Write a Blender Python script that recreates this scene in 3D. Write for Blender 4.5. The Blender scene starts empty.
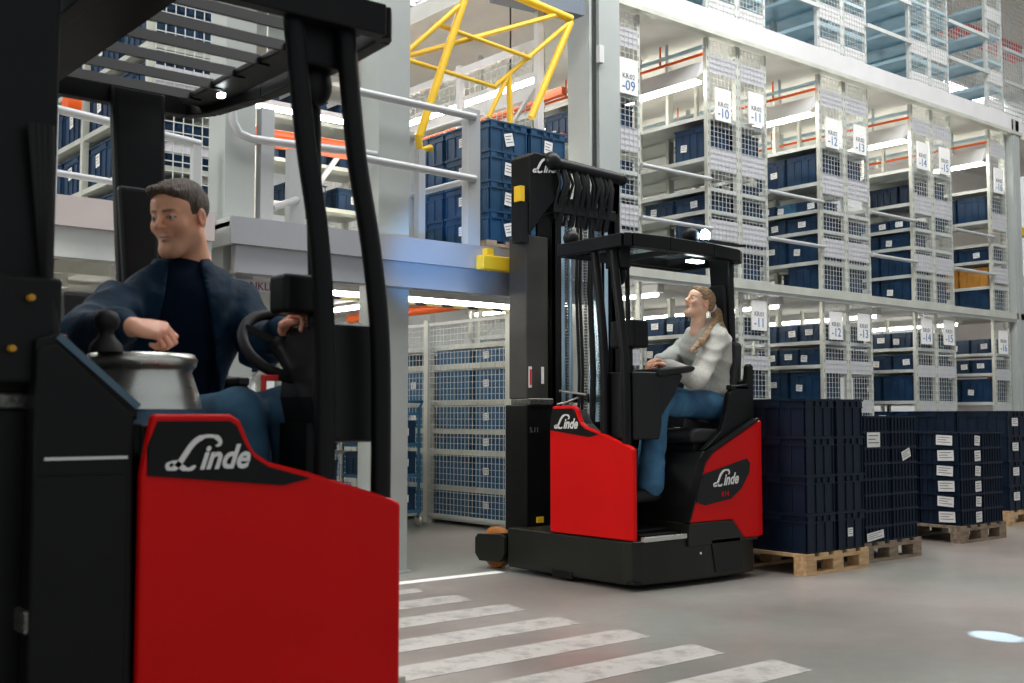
import bpy, math, random
import numpy as np
from mathutils import Vector, Matrix
random.seed(7)
C = bpy.context.scene
COL = C.collection
# ------------------------------------------------------------------ camera, world, lights, exposure
YAW = math.atan2(.640, .768); FPX = 1125.0; PITCH = math.atan(74.5/FPX); CAMH = 1.08
cd = bpy.data.cameras.new('camera'); cam = bpy.data.objects.new('camera', cd); COL.objects.link(cam)
cam.location = (0, 0, CAMH); cam.rotation_euler = (math.pi/2+PITCH, 0, -YAW)
cd.sensor_width = 36; cd.lens = 36*FPX/1024; cd.clip_start = .05; cd.clip_end = 200
cd.dof.use_dof = True; cd.dof.focus_distance = 8.0; cd.dof.aperture_fstop = 4.5
C.camera = cam
C.view_settings.view_transform = 'Standard'; C.view_settings.look = 'None'
C.view_settings.gamma = 1; C.view_settings.use_curve_mapping = False
C.view_settings.exposure = 0.46
w = bpy.data.worlds.new('world'); C.world = w; w.use_nodes = True
w.node_tree.nodes['Background'].inputs[0].default_value = (.86, .93, 1, 1)
w.node_tree.nodes['Background'].inputs[1].default_value = .42
def area(name, loc, size, power, col=(1, 1, 1), rot=(0, 0, 0)):
    l = bpy.data.lights.new(name, 'AREA'); l.shape = 'RECTANGLE'; l.size, l.size_y = size; l.energy = power; l.color = col
    o = bpy.data.objects.new(name, l); COL.objects.link(o); o.location = loc; o.rotation_euler = rot; return o
area('hall_skylight', (5.5, 4.6, 8.6), (9, 3), 560, (.97, .98, 1))
area('hall_skylight', (1.5, -1.5, 8.6), (8, 3), 70, (.97, .98, 1))
area('side_fill_light', (-2.2, 5.2, 4.2), (2.2, 1.6), 130, (1, .97, .92), (0, -1.05, 0))  # unseen light added at the left to brighten the man's face
area('hall_skylight', (13, 5, 8.6), (9, 3), 400, (.97, .98, 1))

def ray(px, py):
    X = px-512; v = 341.5-py
    Y = FPX*math.cos(PITCH)-v*math.sin(PITCH); Z = FPX*math.sin(PITCH)+v*math.cos(PITCH)
    return (X*math.cos(YAW)+Y*math.sin(YAW), -X*math.sin(YAW)+Y*math.cos(YAW), Z)
def AT(px, py, ax, val):            # a measured point of the photograph on a known plane of the room
    r = ray(px, py); o = (0, 0, CAMH); i = 'xyz'.index(ax); t = (val-o[i])/r[i]
    return Vector([o[k]+r[k]*t for k in range(3)])

# ------------------------------------------------------------------ materials
def mat(name, col, rough=.5, metal=0, var=0, scale=8, bump=0, bscale=60, emit=0, spec=.5, col2=None, stretch=None, coat=0):
    m = bpy.data.materials.new(name); m.use_nodes = True; nt = m.node_tree; N = nt.nodes; L = nt.links
    b = N['Principled BSDF']; b.inputs['Base Color'].default_value = (*col, 1); b.inputs['Roughness'].default_value = rough
    b.inputs['Metallic'].default_value = metal; b.inputs['Specular IOR Level'].default_value = spec
    b.inputs['Coat Weight'].default_value = coat
    tc = N.new('ShaderNodeTexCoord'); mp = N.new('ShaderNodeMapping'); L.new(tc.outputs['Object'], mp.inputs[0])
    if stretch: mp.inputs['Scale'].default_value = stretch
    n = N.new('ShaderNodeTexNoise'); n.inputs['Scale'].default_value = scale; n.inputs['Detail'].default_value = 4
    L.new(mp.outputs[0], n.inputs['Vector'])
    if var or col2:
        r = N.new('ShaderNodeValToRGB'); r.color_ramp.elements[0].position = .35; r.color_ramp.elements[1].position = .68
        c2 = col2 or tuple(min(1, c*(1+var)) for c in col)
        c1 = col if col2 else tuple(c*(1-var) for c in col)
        r.color_ramp.elements[0].color = (*c1, 1); r.color_ramp.elements[1].color = (*c2, 1)
        L.new(n.outputs[0], r.inputs[0]); L.new(r.outputs[0], b.inputs['Base Color'])
    mr = N.new('ShaderNodeMapRange'); mr.inputs['To Min'].default_value = max(0, rough-.06); mr.inputs['To Max'].default_value = min(1, rough+.06)
    L.new(n.outputs[0], mr.inputs['Value']); L.new(mr.outputs[0], b.inputs['Roughness'])
    if bump:
        n2 = N.new('ShaderNodeTexNoise'); n2.inputs['Scale'].default_value = bscale; n2.inputs['Detail'].default_value = 3
        L.new(mp.outputs[0], n2.inputs['Vector'])
        bm = N.new('ShaderNodeBump'); bm.inputs['Strength'].default_value = bump; bm.inputs['Distance'].default_value = .01
        L.new(n2.outputs[0], bm.inputs['Height']); L.new(bm.outputs[0], b.inputs['Normal'])
    if emit:
        b.inputs['Emission Color'].default_value = (*col, 1); b.inputs['Emission Strength'].default_value = emit
    return m
M = dict(
 rack=mat('galvanised_steel', (.55, .56, .49), .42, .25, .08, 5),
 wire=mat('wire_mesh', (.58, .60, .57), .45, .2),
 shelf=mat('shelf_steel', (.55, .57, .54), .45, .2, .1, 3),
 skylit_bluesteel=mat('skylit_bluish_steel', (.42, .58, .65), .35, .25, .15, 3),  # top storey shelves: blue of the skylight put into the colour; conduits bluish themselves
 board=mat('white_board', (.52, .51, .54), .6, 0, .05, 4),
 white=mat('white_paint', (.62, .61, .60), .5, 0, .04, 3),
 grey=mat('grey_column_paint', (.37, .395, .375), .45, 0, .06, 2),
 fascia=mat('fascia_paint', (.36, .36, .375), .30, .25, .06, 2),
 pink=mat('platform_fascia_paint', (.52, .46, .44), .42, 0, .05, 3),
 tube=mat('grey_rail_paint', (.42, .43, .43), .4, .1),
 bin=mat('dark_blue_plastic', (.008, .034, .082), .42, 0, .25, 5, spec=.35),
 bin2=mat('navy_plastic', (.0035, .011, .027), .5, 0, .25, 5, spec=.25),
 binl=mat('mid_blue_plastic', (.025, .12, .23), .42, 0, .2, 5),
 label=mat('paper', (.80, .79, .76), .8, 0, .04, 30),
 ink=mat('grey_ink', (.12, .13, .15), .8), inkb=mat('blue_ink', (.05, .16, .36), .7),
 yellow=mat('yellow_paint', (.86, .53, .02), .4, 0, .05, 6),
 orange=mat('orange_paint', (.85, .12, .01), .4, 0, .06, 6),
 red=mat('red_truck_paint', (.62, .0025, .002), .38, 0, .05, 3, spec=.16),
 redp=mat('red_plastic', (.62, .02, .02), .4),
 dkred=mat('dark_red_paint', (.16, .006, .008), .5),
 black=mat('black_truck_metal', (.0035, .0035, .0036), .45, 0, .3, 6, spec=.2),
 char=mat('charcoal_truck_metal', (.0075, .0075, .0075), .42, 0, .2, 5, spec=.25),
 chassis=mat('chassis_paint', (.010, .011, .007), .38, 0, .2, 4, spec=.3),
 rubber=mat('black_rubber', (.007, .007, .007), .6, 0, .2, 20, spec=.3),
 vinyl=mat('black_seat_vinyl', (.012, .012, .013), .6, 0, .2, 10, .2, 150),
 chrome=mat('mast_steel', (.50, .68, .80), .28, .75, .15, 4, stretch=(1, 1, .15)),
 silver=mat('satin_aluminium', (.55, .55, .50), .28, .9, .05, 6),
 chain=mat('oiled_chain', (.16, .16, .14), .4, .8, .5, 90),
 logo=mat('logo_silver', (.72, .71, .68), .4, .0),
 pu=mat('orange_polyurethane', (.40, .13, .02), .5, 0, .1, 8),
 wood=mat('pallet_wood', (.46, .27, .12), .75, 0, 0, 6, .3, 40, col2=(.66, .45, .24), stretch=(1, 6, 6)),
 oldwood=mat('weathered_pallet_wood', (.17, .12, .08), .8, 0, 0, 6, .3, 40, col2=(.33, .25, .17), stretch=(1, 6, 6)),
 lamp=mat('lit_tube', (1, .97, .90), .5, emit=13),
 led=mat('lit_led', (.55, .8, 1), .5, emit=40),
 ledw=mat('lit_work_lamp', (.9, 1, 1), .5, emit=14),
 sky=mat('skylight_glazing', (.97, .98, 1), .5, emit=4),
 roof=mat('beige_roof_sheet', (.62, .57, .50), .7, 0, .05, 2),
 beam=mat('roof_beam_paint', (.22, .24, .22), .6, 0, .08, 2),
 wall=mat('hall_wall_paint', (.62, .64, .63), .7, 0, .05, 1.5),
 ceil=mat('storey_deck_underside', (.66, .65, .60), .55, 0, .06, 2),
)
M.update(binm=mat('blue_plastic', (.012, .062, .135), .42, 0, .25, 5), beamblue=mat('blue_grey_beam_paint', (.13, .16, .20), .5), cowl=mat('blue_edge_highlight', (.06, .11, .15), .35, .3), cap=mat('amber_plastic', (.50, .25, .01), .5), glass=mat('roof_pane_glass', (.75, .9, .95), .05), mastplate=mat('grey_mast_plate', (.05, .048, .042), .45, .2, .2, 4, spec=.4), amber=mat('amber_tray_plastic', (.45, .20, .03), .5, 0, .1, 5))
b_ = M['glass'].node_tree.nodes['Principled BSDF']; b_.inputs['Transmission Weight'].default_value = 1; b_.inputs['IOR'].default_value = 1.3
# people
M.update(
 jacket=mat('navy_jacket_cloth', (.004, .020, .042), .7, 0, .3, 14, 1.0, 13, spec=.12),
 tee=mat('navy_tshirt_cloth', (.003, .009, .022), .9, 0, .2, 14, .25, 300, spec=.1),
 jeans=mat('blue_denim', (.016, .055, .105), .8, 0, 0, 9, .3, 300, col2=(.035, .12, .20)),
 jeans2=mat('mid_blue_denim', (.020, .085, .17), .8, 0, 0, 9, .3, 300, col2=(.05, .17, .30)),
 sweat=mat('grey_marl_sweatshirt', (.52, .505, .45), .9, 0, .1, 60, .3, 260),
 hairb=mat('brown_hair', (.045, .026, .016), .55, 0, 0, 120, .8, 200, col2=(.12, .075, .045), stretch=(1, .25, .25)),
 hairl=mat('dark_blonde_hair', (.20, .11, .05), .5, 0, 0, 90, .8, 160, col2=(.52, .34, .18), stretch=(.4, .4, 1)),
 scrunch=mat('white_hair_tie', (.8, .8, .8), .7),
)
def skin_mat():
    m = mat('skin', (.6, .35, .25), .45); nt = m.node_tree
    a = nt.nodes.new('ShaderNodeVertexColor'); a.layer_name = 'Col'
    b = nt.nodes['Principled BSDF']; nt.links.new(a.outputs[0], b.inputs['Base Color'])
    b.inputs['Subsurface Weight'].default_value = .12; b.inputs['Subsurface Radius'].default_value = (.02, .008, .004)
    return m
M['skin'] = skin_mat()
def floor_mat():
    m = mat('polished_concrete', (.225, .205, .188), .34, 0, 0, .7, .06, 40, col2=(.32, .31, .29)); nt = m.node_tree; N = nt.nodes; L = nt.links
    b = N['Principled BSDF']; src = b.inputs['Base Color'].links[0].from_socket
    n = N.new('ShaderNodeTexNoise'); n.inputs['Scale'].default_value = 9; n.inputs['Detail'].default_value = 8; n.inputs['Roughness'].default_value = .7
    tc = N.new('ShaderNodeTexCoord'); L.new(tc.outputs['Object'], n.inputs['Vector'])
    mx = N.new('ShaderNodeMix'); mx.data_type = 'RGBA'; mx.blend_type = 'MULTIPLY'; mx.inputs['Factor'].default_value = .35
    L.new(src, mx.inputs['A']); L.new(n.outputs[0], mx.inputs['B'])
    n3 = N.new('ShaderNodeTexNoise'); n3.inputs['Scale'].default_value = .45; L.new(tc.outputs['Object'], n3.inputs['Vector'])
    r = N.new('ShaderNodeValToRGB'); r.color_ramp.elements[0].position = .42; r.color_ramp.elements[0].color = (1.06, .98, .95, 1); r.color_ramp.elements[1].position = .58; r.color_ramp.elements[1].color = (.95, 1.02, .98, 1)
    L.new(n3.outputs[0], r.inputs[0])
    m2 = N.new('ShaderNodeMix'); m2.data_type = 'RGBA'; m2.blend_type = 'MULTIPLY'; m2.inputs['Factor'].default_value = 1
    L.new(mx.outputs['Result'], m2.inputs['A']); L.new(r.outputs[0], m2.inputs['B']); L.new(m2.outputs['Result'], b.inputs['Base Color'])
    return m
M['floor'] = floor_mat()
def stripe_mat():
    m = mat('worn_white_floor_paint', (.56, .55, .52), .45); nt = m.node_tree; N = nt.nodes; L = nt.links
    n = N.new('ShaderNodeTexNoise'); n.inputs['Scale'].default_value = 7; n.inputs['Detail'].default_value = 9; n.inputs['Roughness'].default_value = .75
    tc = N.new('ShaderNodeTexCoord'); L.new(tc.outputs['Object'], n.inputs['Vector'])
    r = N.new('ShaderNodeValToRGB'); r.color_ramp.elements[0].position = .40; r.color_ramp.elements[0].color = (.26, .245, .225, 1)
    r.color_ramp.elements[1].position = .52; r.color_ramp.elements[1].color = (.42, .40, .37, 1)
    L.new(n.outputs[0], r.inputs[0]); L.new(r.outputs[0], N['Principled BSDF'].inputs['Base Color']); return m
M['stripe'] = stripe_mat()
def hazard_mat():
    m = mat('black_and_yellow_tape', (.8, .6, .1), .5); nt = m.node_tree; N = nt.nodes; L = nt.links
    tc = N.new('ShaderNodeTexCoord'); wv = N.new('ShaderNodeTexWave'); wv.inputs['Scale'].default_value = 2.2; wv.bands_direction = 'DIAGONAL'
    L.new(tc.outputs['Object'], wv.inputs['Vector']); r = N.new('ShaderNodeValToRGB'); r.color_ramp.interpolation = 'CONSTANT'
    r.color_ramp.elements[0].color = (.02, .02, .02, 1); r.color_ramp.elements[1].position = .35; r.color_ramp.elements[1].color = (.85, .75, .35, 1)
    L.new(wv.outputs['Color'], r.inputs[0]); L.new(r.outputs[0], N['Principled BSDF'].inputs['Base Color']); return m
M['hazard'] = hazard_mat()

# ------------------------------------------------------------------ geometry helpers
BASE = {}
def props(o, label=None, cat=None, group=None, kind=None):
    if label: o['label'] = label
    if cat: o['category'] = cat
    if group: o['group'] = group
    if kind: o['kind'] = kind
    return o
def thing(name, label, cat, loc=(0, 0, 0), group=None, rotz=0):
    o = bpy.data.objects.new(name, None); COL.objects.link(o); o.location = loc; o.rotation_euler = (0, 0, rotz)
    o.empty_display_size = .1
    BASE[o] = Vector(loc) if rotz == 0 else Vector((0, 0, 0))
    return props(o, label, cat, group)
class MB:
    def __init__(s): s.v = []; s.f = []; s.m = []; s.sm = []
    def add(s, vs, fs, mi=0, smooth=False):
        b = len(s.v); s.v += [tuple(p) for p in vs]
        for f in fs: s.f.append([b+i for i in f]); s.m.append(mi); s.sm.append(smooth)
        return s
    def box(s, x0, x1, y0, y1, z0, z1, mi=0):
        v = [(x, y, z) for z in (z0, z1) for y in (y0, y1) for x in (x0, x1)]
        return s.add(v, [(0, 2, 3, 1), (4, 5, 7, 6), (0, 1, 5, 4), (2, 6, 7, 3), (0, 4, 6, 2), (1, 3, 7, 5)], mi)
    def obox(s, p0, p1, wid, hei, mi=0, up=(0, 0, 1)):      # bar with rectangular section
        p0, p1 = Vector(p0), Vector(p1); d = (p1-p0).normalized(); u = Vector(up)
        if abs(d.dot(u)) > .98: u = Vector((1, 0, 0))
        a = d.cross(u).normalized()*wid/2; b = d.cross(a).normalized()*hei/2
        v = [p+q for p in (p0, p1) for q in (-a-b, a-b, a+b, -a+b)]
        return s.add(v, [(3, 2, 1, 0), (4, 5, 6, 7), (0, 1, 5, 4), (1, 2, 6, 5), (2, 3, 7, 6), (3, 0, 4, 7)], mi)
    def tube(s, pts, r, n=10, mi=0, caps=True):
        pts = [Vector(p) for p in pts]; R = r if isinstance(r, (list, tuple)) else [r]*len(pts)
        rings = []; prev = None
        for i, p in enumerate(pts):
            d = (pts[min(i+1, len(pts)-1)]-pts[max(i-1, 0)]).normalized()
            if prev is None:
                a = d.orthogonal().normalized()
            else:
                a = (prev-d*prev.dot(d)); a = a.normalized() if a.length > 1e-6 else d.orthogonal().normalized()
            prev = a; b = d.cross(a)
            rings.append([p+(a*math.cos(2*math.pi*k/n)+b*math.sin(2*math.pi*k/n))*R[i] for k in range(n)])
        v = [q for r_ in rings for q in r_]; f = []
        for i in range(len(pts)-1):
            for k in range(n): f.append((i*n+k, i*n+(k+1) % n, (i+1)*n+(k+1) % n, (i+1)*n+k))
        b0 = len(s.v); s.add(v, f, mi, True)
        if caps: s.add(rings[0], [list(range(n))[::-1]], mi); s.add(rings[-1], [list(range(n))], mi)
        return s
    def prism(s, poly, axis, a, b, mi=0):       # 2D outline extruded along an axis
        def P(u, v, t): return {'x': (t, u, v), 'y': (u, t, v), 'z': (u, v, t)}[axis]
        n = len(poly); v = [P(u, w_, a) for u, w_ in poly]+[P(u, w_, b) for u, w_ in poly]
        f = [list(range(n)), list(range(2*n-1, n-1, -1))]+[(i, i+n, (i+1) % n+n, (i+1) % n) for i in range(n)]
        return s.add(v, f, mi)
    def sphere(s, c, r, n=12, mi=0, sc=(1, 1, 1)):
        v = []; f = []
        for i in range(n+1):
            th = math.pi*i/n
            for k in range(n*2):
                ph = math.pi*k/n; v.append((c[0]+r*sc[0]*math.sin(th)*math.cos(ph), c[1]+r*sc[1]*math.sin(th)*math.sin(ph), c[2]+r*sc[2]*math.cos(th)))
        for i in range(n):
            for k in range(n*2): f.append((i*2*n+k, (i+1)*2*n+k, (i+1)*2*n+(k+1) % (2*n), i*2*n+(k+1) % (2*n)))
        return s.add(v, f, mi, True)
    def lathe(s, c, prof, n=24, mi=0, axis='z'):
        v = []; f = []
        for r, h in prof:
            for k in range(n):
                t = 2*math.pi*k/n; a, b = r*math.cos(t), r*math.sin(t)
                v.append({'z': (c[0]+a, c[1]+b, c[2]+h), 'y': (c[0]+a, c[1]+h, c[2]+b), 'x': (c[0]+h, c[1]+a, c[2]+b)}[axis])
        m = len(prof)
        for i in range(m-1):
            for k in range(n): f.append((i*n+k, i*n+(k+1) % n, (i+1)*n+(k+1) % n, (i+1)*n+k))
        s.add(v, f, mi, True)
        s.add(v[:n], [list(range(n))[::-1]], mi); s.add(v[-n:], [list(range(n))], mi); return s
    def build(s, name, mats, parent=None, bevel=0, **pr):
        if not isinstance(mats, (list, tuple)): mats = [mats]
        V = np.array(s.v, dtype=float)
        if parent is not None: base = BASE[parent]
        else:
            lo, hi = V.min(0), V.max(0); base = Vector(((lo[0]+hi[0])/2, (lo[1]+hi[1])/2, lo[2]))
        V = V-np.array(base)
        me = bpy.data.meshes.new(name); me.from_pydata(V.tolist(), [], s.f)
        for m_ in mats: me.materials.append(m_)
        me.polygons.foreach_set('material_index', s.m); me.polygons.foreach_set('use_smooth', s.sm)
        me.update()
        import bmesh as _b
        bm = _b.new(); bm.from_mesh(me); _b.ops.recalc_face_normals(bm, faces=bm.faces); bm.to_mesh(me); bm.free()
        o = bpy.data.objects.new(name, me); COL.objects.link(o)
        if parent is not None: o.parent = parent
        else: o.location = base
        BASE[o] = base
        if bevel:
            md = o.modifiers.new('bevel', 'BEVEL'); md.width = bevel; md.segments = 3; md.limit_method = 'ANGLE'; md.angle_limit = .6
            md.harden_normals = False
        return props(o, **pr)
def copy_tree(o, parent=None):
    c = o.copy(); COL.objects.link(c)
    if parent is not None: c.parent = parent; c.matrix_parent_inverse = o.matrix_parent_inverse
    for ch in list(o.children): copy_tree(ch, c)
    return c
def text_geo(txt, size, shear=0, bold=0):
    cu = bpy.data.curves.new('t', 'FONT'); cu.body = txt; cu.size = size; cu.align_x = 'CENTER'; cu.align_y = 'CENTER'; cu.extrude = .0012; cu.shear = shear; cu.offset = bold; cu.resolution_u = 3
    o = bpy.data.objects.new('t', cu); COL.objects.link(o); dg = bpy.context.evaluated_depsgraph_get(); dg.update()
    me = o.evaluated_get(dg).to_mesh(); v = [tuple(p.co) for p in me.vertices]; f = [list(p.vertices) for p in me.polygons]
    bpy.data.objects.remove(o); bpy.data.curves.remove(cu); return v, f
def lay(v, origin, ux, uy, un):             # flat artwork laid on a surface
    o, ux, uy, un = Vector(origin), Vector(ux), Vector(uy), Vector(un)
    return [o+ux*a+uy*b+un*c for a, b, c in v]
SCRIPT = [[(.03, .085), (.0, .06), (.01, .02), (.06, .01), (.12, .05), (.19, .15), (.27, .27), (.35, .35), (.45, .39), (.56, .385), (.62, .34), (.62, .29), (.57, .27)],
 [(.03, .085), (.08, .09), (.14, .05), (.2, .01), (.27, .0), (.33, .04)]]
def script_logo(width, origin, ux, uy, un, mb, mi=0, wd=.030):
    for st in SCRIPT:
        pts = []
        for i in range(len(st)-1):          # catmull-rom
            p0 = st[max(i-1, 0)]; p1 = st[i]; p2 = st[i+1]; p3 = st[min(i+2, len(st)-1)]
            for t in (0, .25, .5, .75):
                pts.append(tuple(.5*((2*p1[k])+(-p0[k]+p2[k])*t+(2*p0[k]-5*p1[k]+4*p2[k]-p3[k])*t*t+(-p0[k]+3*p1[k]-3*p2[k]+p3[k])*t**3) for k in (0, 1)))
        pts.append(st[-1]); pts = [Vector((a, b)) for a, b in pts]; L = []; R = []
        for i, p in enumerate(pts):
            d = (pts[min(i+1, len(pts)-1)]-pts[max(i-1, 0)]); d.normalize(); nrm = Vector((-d.y, d.x))
            e = min(i, len(pts)-1-i)/max(1, len(pts)-1); k = wd*(.45+1.1*min(e*2.5, .6))*(1.15 if d.y > .3 or d.y < -.3 else .75)/2*1.4
            L.append(p+nrm*k); R.append(p-nrm*k)
        n = len(pts); v = [(p.x, p.y, .0) for p in L]+[(p.x, p.y, .0) for p in R]+[(p.x, p.y, .004) for p in L]+[(p.x, p.y, .004) for p in R]
        f = []
        for i in range(n-1):
            f += [(2*n+i, 2*n+i+1, 3*n+i+1, 3*n+i), (i, i+1, 2*n+i+1, 2*n+i), (n+i, 3*n+i, 3*n+i+1, n+i+1)]
        v = [((a-.46)*width, (b-.16)*width, c*width/.3) for a, b, c in v]
        mb.add(lay(v, origin, ux, uy, un), f, mi)
    v, f = text_geo('inde', .44, .36, .013); v = [((a*.80+.675-.46)*width, (b_*.92+.125-.16)*width, .004*width/.3+c*.3) for a, b_, c in v]
    mb.add(lay(v, origin, ux, uy, un), f, mi)
ORD = ['bottom', 'second', 'third', 'fourth', 'fifth', 'sixth', 'seventh', 'eighth', 'ninth']

# ------------------------------------------------------------------ the hall
def struct(o): o['kind'] = 'structure'; return o
struct(MB().box(-12, 32, -8, 24, -.1, 0).build('floor', M['floor']))
rf = MB().box(-12, 32, -8, 13.2, 9, 9.15, 0).box(-12, 32, 17.3, 24, 9, 9.15, 0)
struct(rf.build('ceiling', M['roof']))
struct(MB().box(-12, 32, 13.2, 17.3, 9.0, 9.1).build('window_1', M['sky']))
b = MB()
for x in range(-12, 33, 3): b.box(x-.03, x+.03, 13.2, 17.3, 8.92, 8.99)
for y in (13.2, 15.2, 17.3): b.box(-12, 32, y-.05, y+.05, 8.85, 8.99)
struct(b.build('trim_1', M['white']))
struct(MB().box(-12, 32, 18.9, 19.5, 8.2, 8.99).build('trim_2', M['beam']))
struct(MB().box(-12, 32, 23.5, 23.7, 0, 9).build('wall_back', M['wall']))
struct(MB().box(27, 27.2, -8, 23.5, 0, 9).build('wall_right', M['wall']))

# floor markings
names = ['furthest of the pale stripes of the floor crossing', 'second pale crossing stripe counted from the white floor line', 'third pale crossing stripe counted from the white floor line',
         'fourth pale crossing stripe counted from the white floor line', 'fifth pale crossing stripe counted from the white floor line', 'sixth pale crossing stripe, next to nearest the camera', 'nearest worn pale stripe of the floor crossing']
for (y, x1, hw), nm in zip(((5.80, 4.11, .07), (5.40, 4.15, .115), (4.95, 4.18, .12), (4.46, 4.13, .12), (3.98, 4.15, .12), (3.50, 4.13, .12), (3.04, 4.15, .12)), names):
    o = MB().prism([(1.9, y-hw), (x1-.05, y-hw), (x1, y+hw), (1.9, y+hw)], 'z', .0005, .002).build('floor_stripe', M['stripe'])
    props(o, 'worn '+nm, 'floor marking', 'stripes of the floor crossing')
o = MB().box(2.0, 5.0, 6.07, 6.17, .0005, .002).build('floor_line', M['label']); props(o, 'thin white line painted on the floor towards the far truck wheel', 'floor marking')

# ------------------------------------------------------------------ plastic crates
def make_bin(lx, ly, h, m, lab=(), name='plastic_crate', shallow=False):
    b = MB(); t = .008; x, y = lx/2-.012, ly/2-.012
    b.box(-x, x, -y, -y+t, 0, h); b.box(-x, x, y-t, y, 0, h); b.box(-x, -x+t, -y, y, 0, h); b.box(x-t, x, -y, y, 0, h); b.box(-x, x, -y, y, .004, .012)
    def ring(z0, z1, e):
        b.box(-x-e, x+e, -y-e, -y, z0, z1); b.box(-x-e, x+e, y, y+e, z0, z1); b.box(-x-e, -x, -y, y, z0, z1); b.box(x, x+e, -y, y, z0, z1)
    ring(h-.014, h-.001, .012); ring(0, .012, .004)
    if not shallow: ring(h-.062, h-.054, .009)
    zt = h-.014 if shallow else h-.06
    nx = max(3, int(lx/.105)) if not shallow else int(lx/.05)
    ny = max(3, int(ly/.105)) if not shallow else int(ly/.05)
    for i in range(nx+1):
        c = -x+.01+(2*x-.02)*i/nx
        for sg in (-1, 1): b.box(c-.004, c+.004, sg*y-.008, sg*y+.008, .01, zt)
    for i in range(ny+1):
        c = -y+.01+(2*y-.02)*i/ny
        for sg in (-1, 1): b.box(sg*x-.008, sg*x+.008, c-.004, c+.004, .01, zt)
    if not shallow:     # hand holds and latches under the rim
        for sg in (-1, 1):
            b.box(sg*x-.011, sg*x+.011, -.07, .07, h-.052, h-.018); b.box(-.05, -.02, sg*y-.011, sg*y+.011, h-.05, h-.018); b.box(.02, .05, sg*y-.011, sg*y+.011, h-.05, h-.018)
            for q in (-1, 1): b.box(q*x*.8-.03, q*x*.8+.03, sg*y-.010, sg*y+.010, h-.055, h-.016)
    o = b.build(name, m); BASE[o] = Vector((0, 0, 0)); o.location = (0, 0, 0)
    # vertices of a mesh built alone are centred on its own base
    for (face, u, z, sw, sh, tilt) in lab:
        L = MB(); c, s_ = math.cos(tilt), math.sin(tilt)
        cor = [(-sw/2, -sh/2), (sw/2, -sh/2), (sw/2, sh/2), (-sw/2, sh/2)]
        def P(a, d, e):
            a2, d2 = a*c-d*s_, a*s_+d*c
            return (u+a2, -y-.011-e, z+d2) if face == 'y' else (-x-.011-e, u-a2, z+d2)
        L.add([P(a, d, 0) for a, d in cor]+[P(a, d, .0015) for a, d in cor], [(0, 1, 2, 3), (4, 5, 6, 7), (0, 1, 5, 4), (1, 2, 6, 5), (2, 3, 7, 6), (3, 0, 4, 7)])
        for k, (q0, q1) in enumerate(((-.4, .35), (-.4, .15), (-.4, .4))):
            zz = (.25-.24*k)*sh; L.add([P(q0*sw, zz, .002), P(q1*sw, zz, .002), P(q1*sw, zz+.06*sh, .002), P(q0*sw, zz+.06*sh, .002)], [(0, 1, 2, 3)], 1)
        L.build('paper_label', [M['label'], M['ink']], o)
    return o
used = set(); RESET = []
def place(proto, loc, label, group, cat='crate', rz=0):
    if proto not in used:
        used.add(proto); o = proto
    else: o = copy_tree(proto)
    o.location = loc; o.rotation_euler = (0, 0, rz)
    return props(o, label, cat, group)

# ------------------------------------------------------------------ shelving block on the right
def mesh_panel(b, axis, c, u0, u1, z0, z1, pitch=.06, t=.0022, mi=0):
    n = max(2, round((u1-u0)/pitch)); m = max(2, round((z1-z0)/pitch))
    for i in range(n+1):
        u = u0+(u1-u0)*i/n
        b.box(u-t, u+t, c-t, c+t, z0, z1, mi) if axis == 'y' else b.box(c-t, c+t, u-t, u+t, z0, z1, mi)
    for i in range(m+1):
        z = z0+(z1-z0)*i/m
        b.box(u0, u1, c-t*1.6, c+t*.4, z-t, z+t, mi) if axis == 'y' else b.box(c-t*1.6, c+t*.4, u0, u1, z-t, z+t, mi)
Y0 = 8.045; RD = 2.1
ROWS = [('09', 7.96, 8.43), ('10', 9.49, 10.03), ('11', 10.03, 10.55), ('12', 11.58, 12.11), ('13', 12.11, 12.65), ('14', 13.67, 14.18), ('15', 14.18, 14.70), ('16', 15.78, 16.27)]
ST = {'lower': (0, 2.48, (.06, .50, .95, 1.28, 1.70, 1.99)), 'middle': (2.58, 5.28, (2.62, 2.97, 3.35, 3.60, 3.94, 4.41)), 'top': (5.55, 8.3, (5.62, 5.95, 6.35, 6.75, 7.15, 7.6))}
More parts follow.
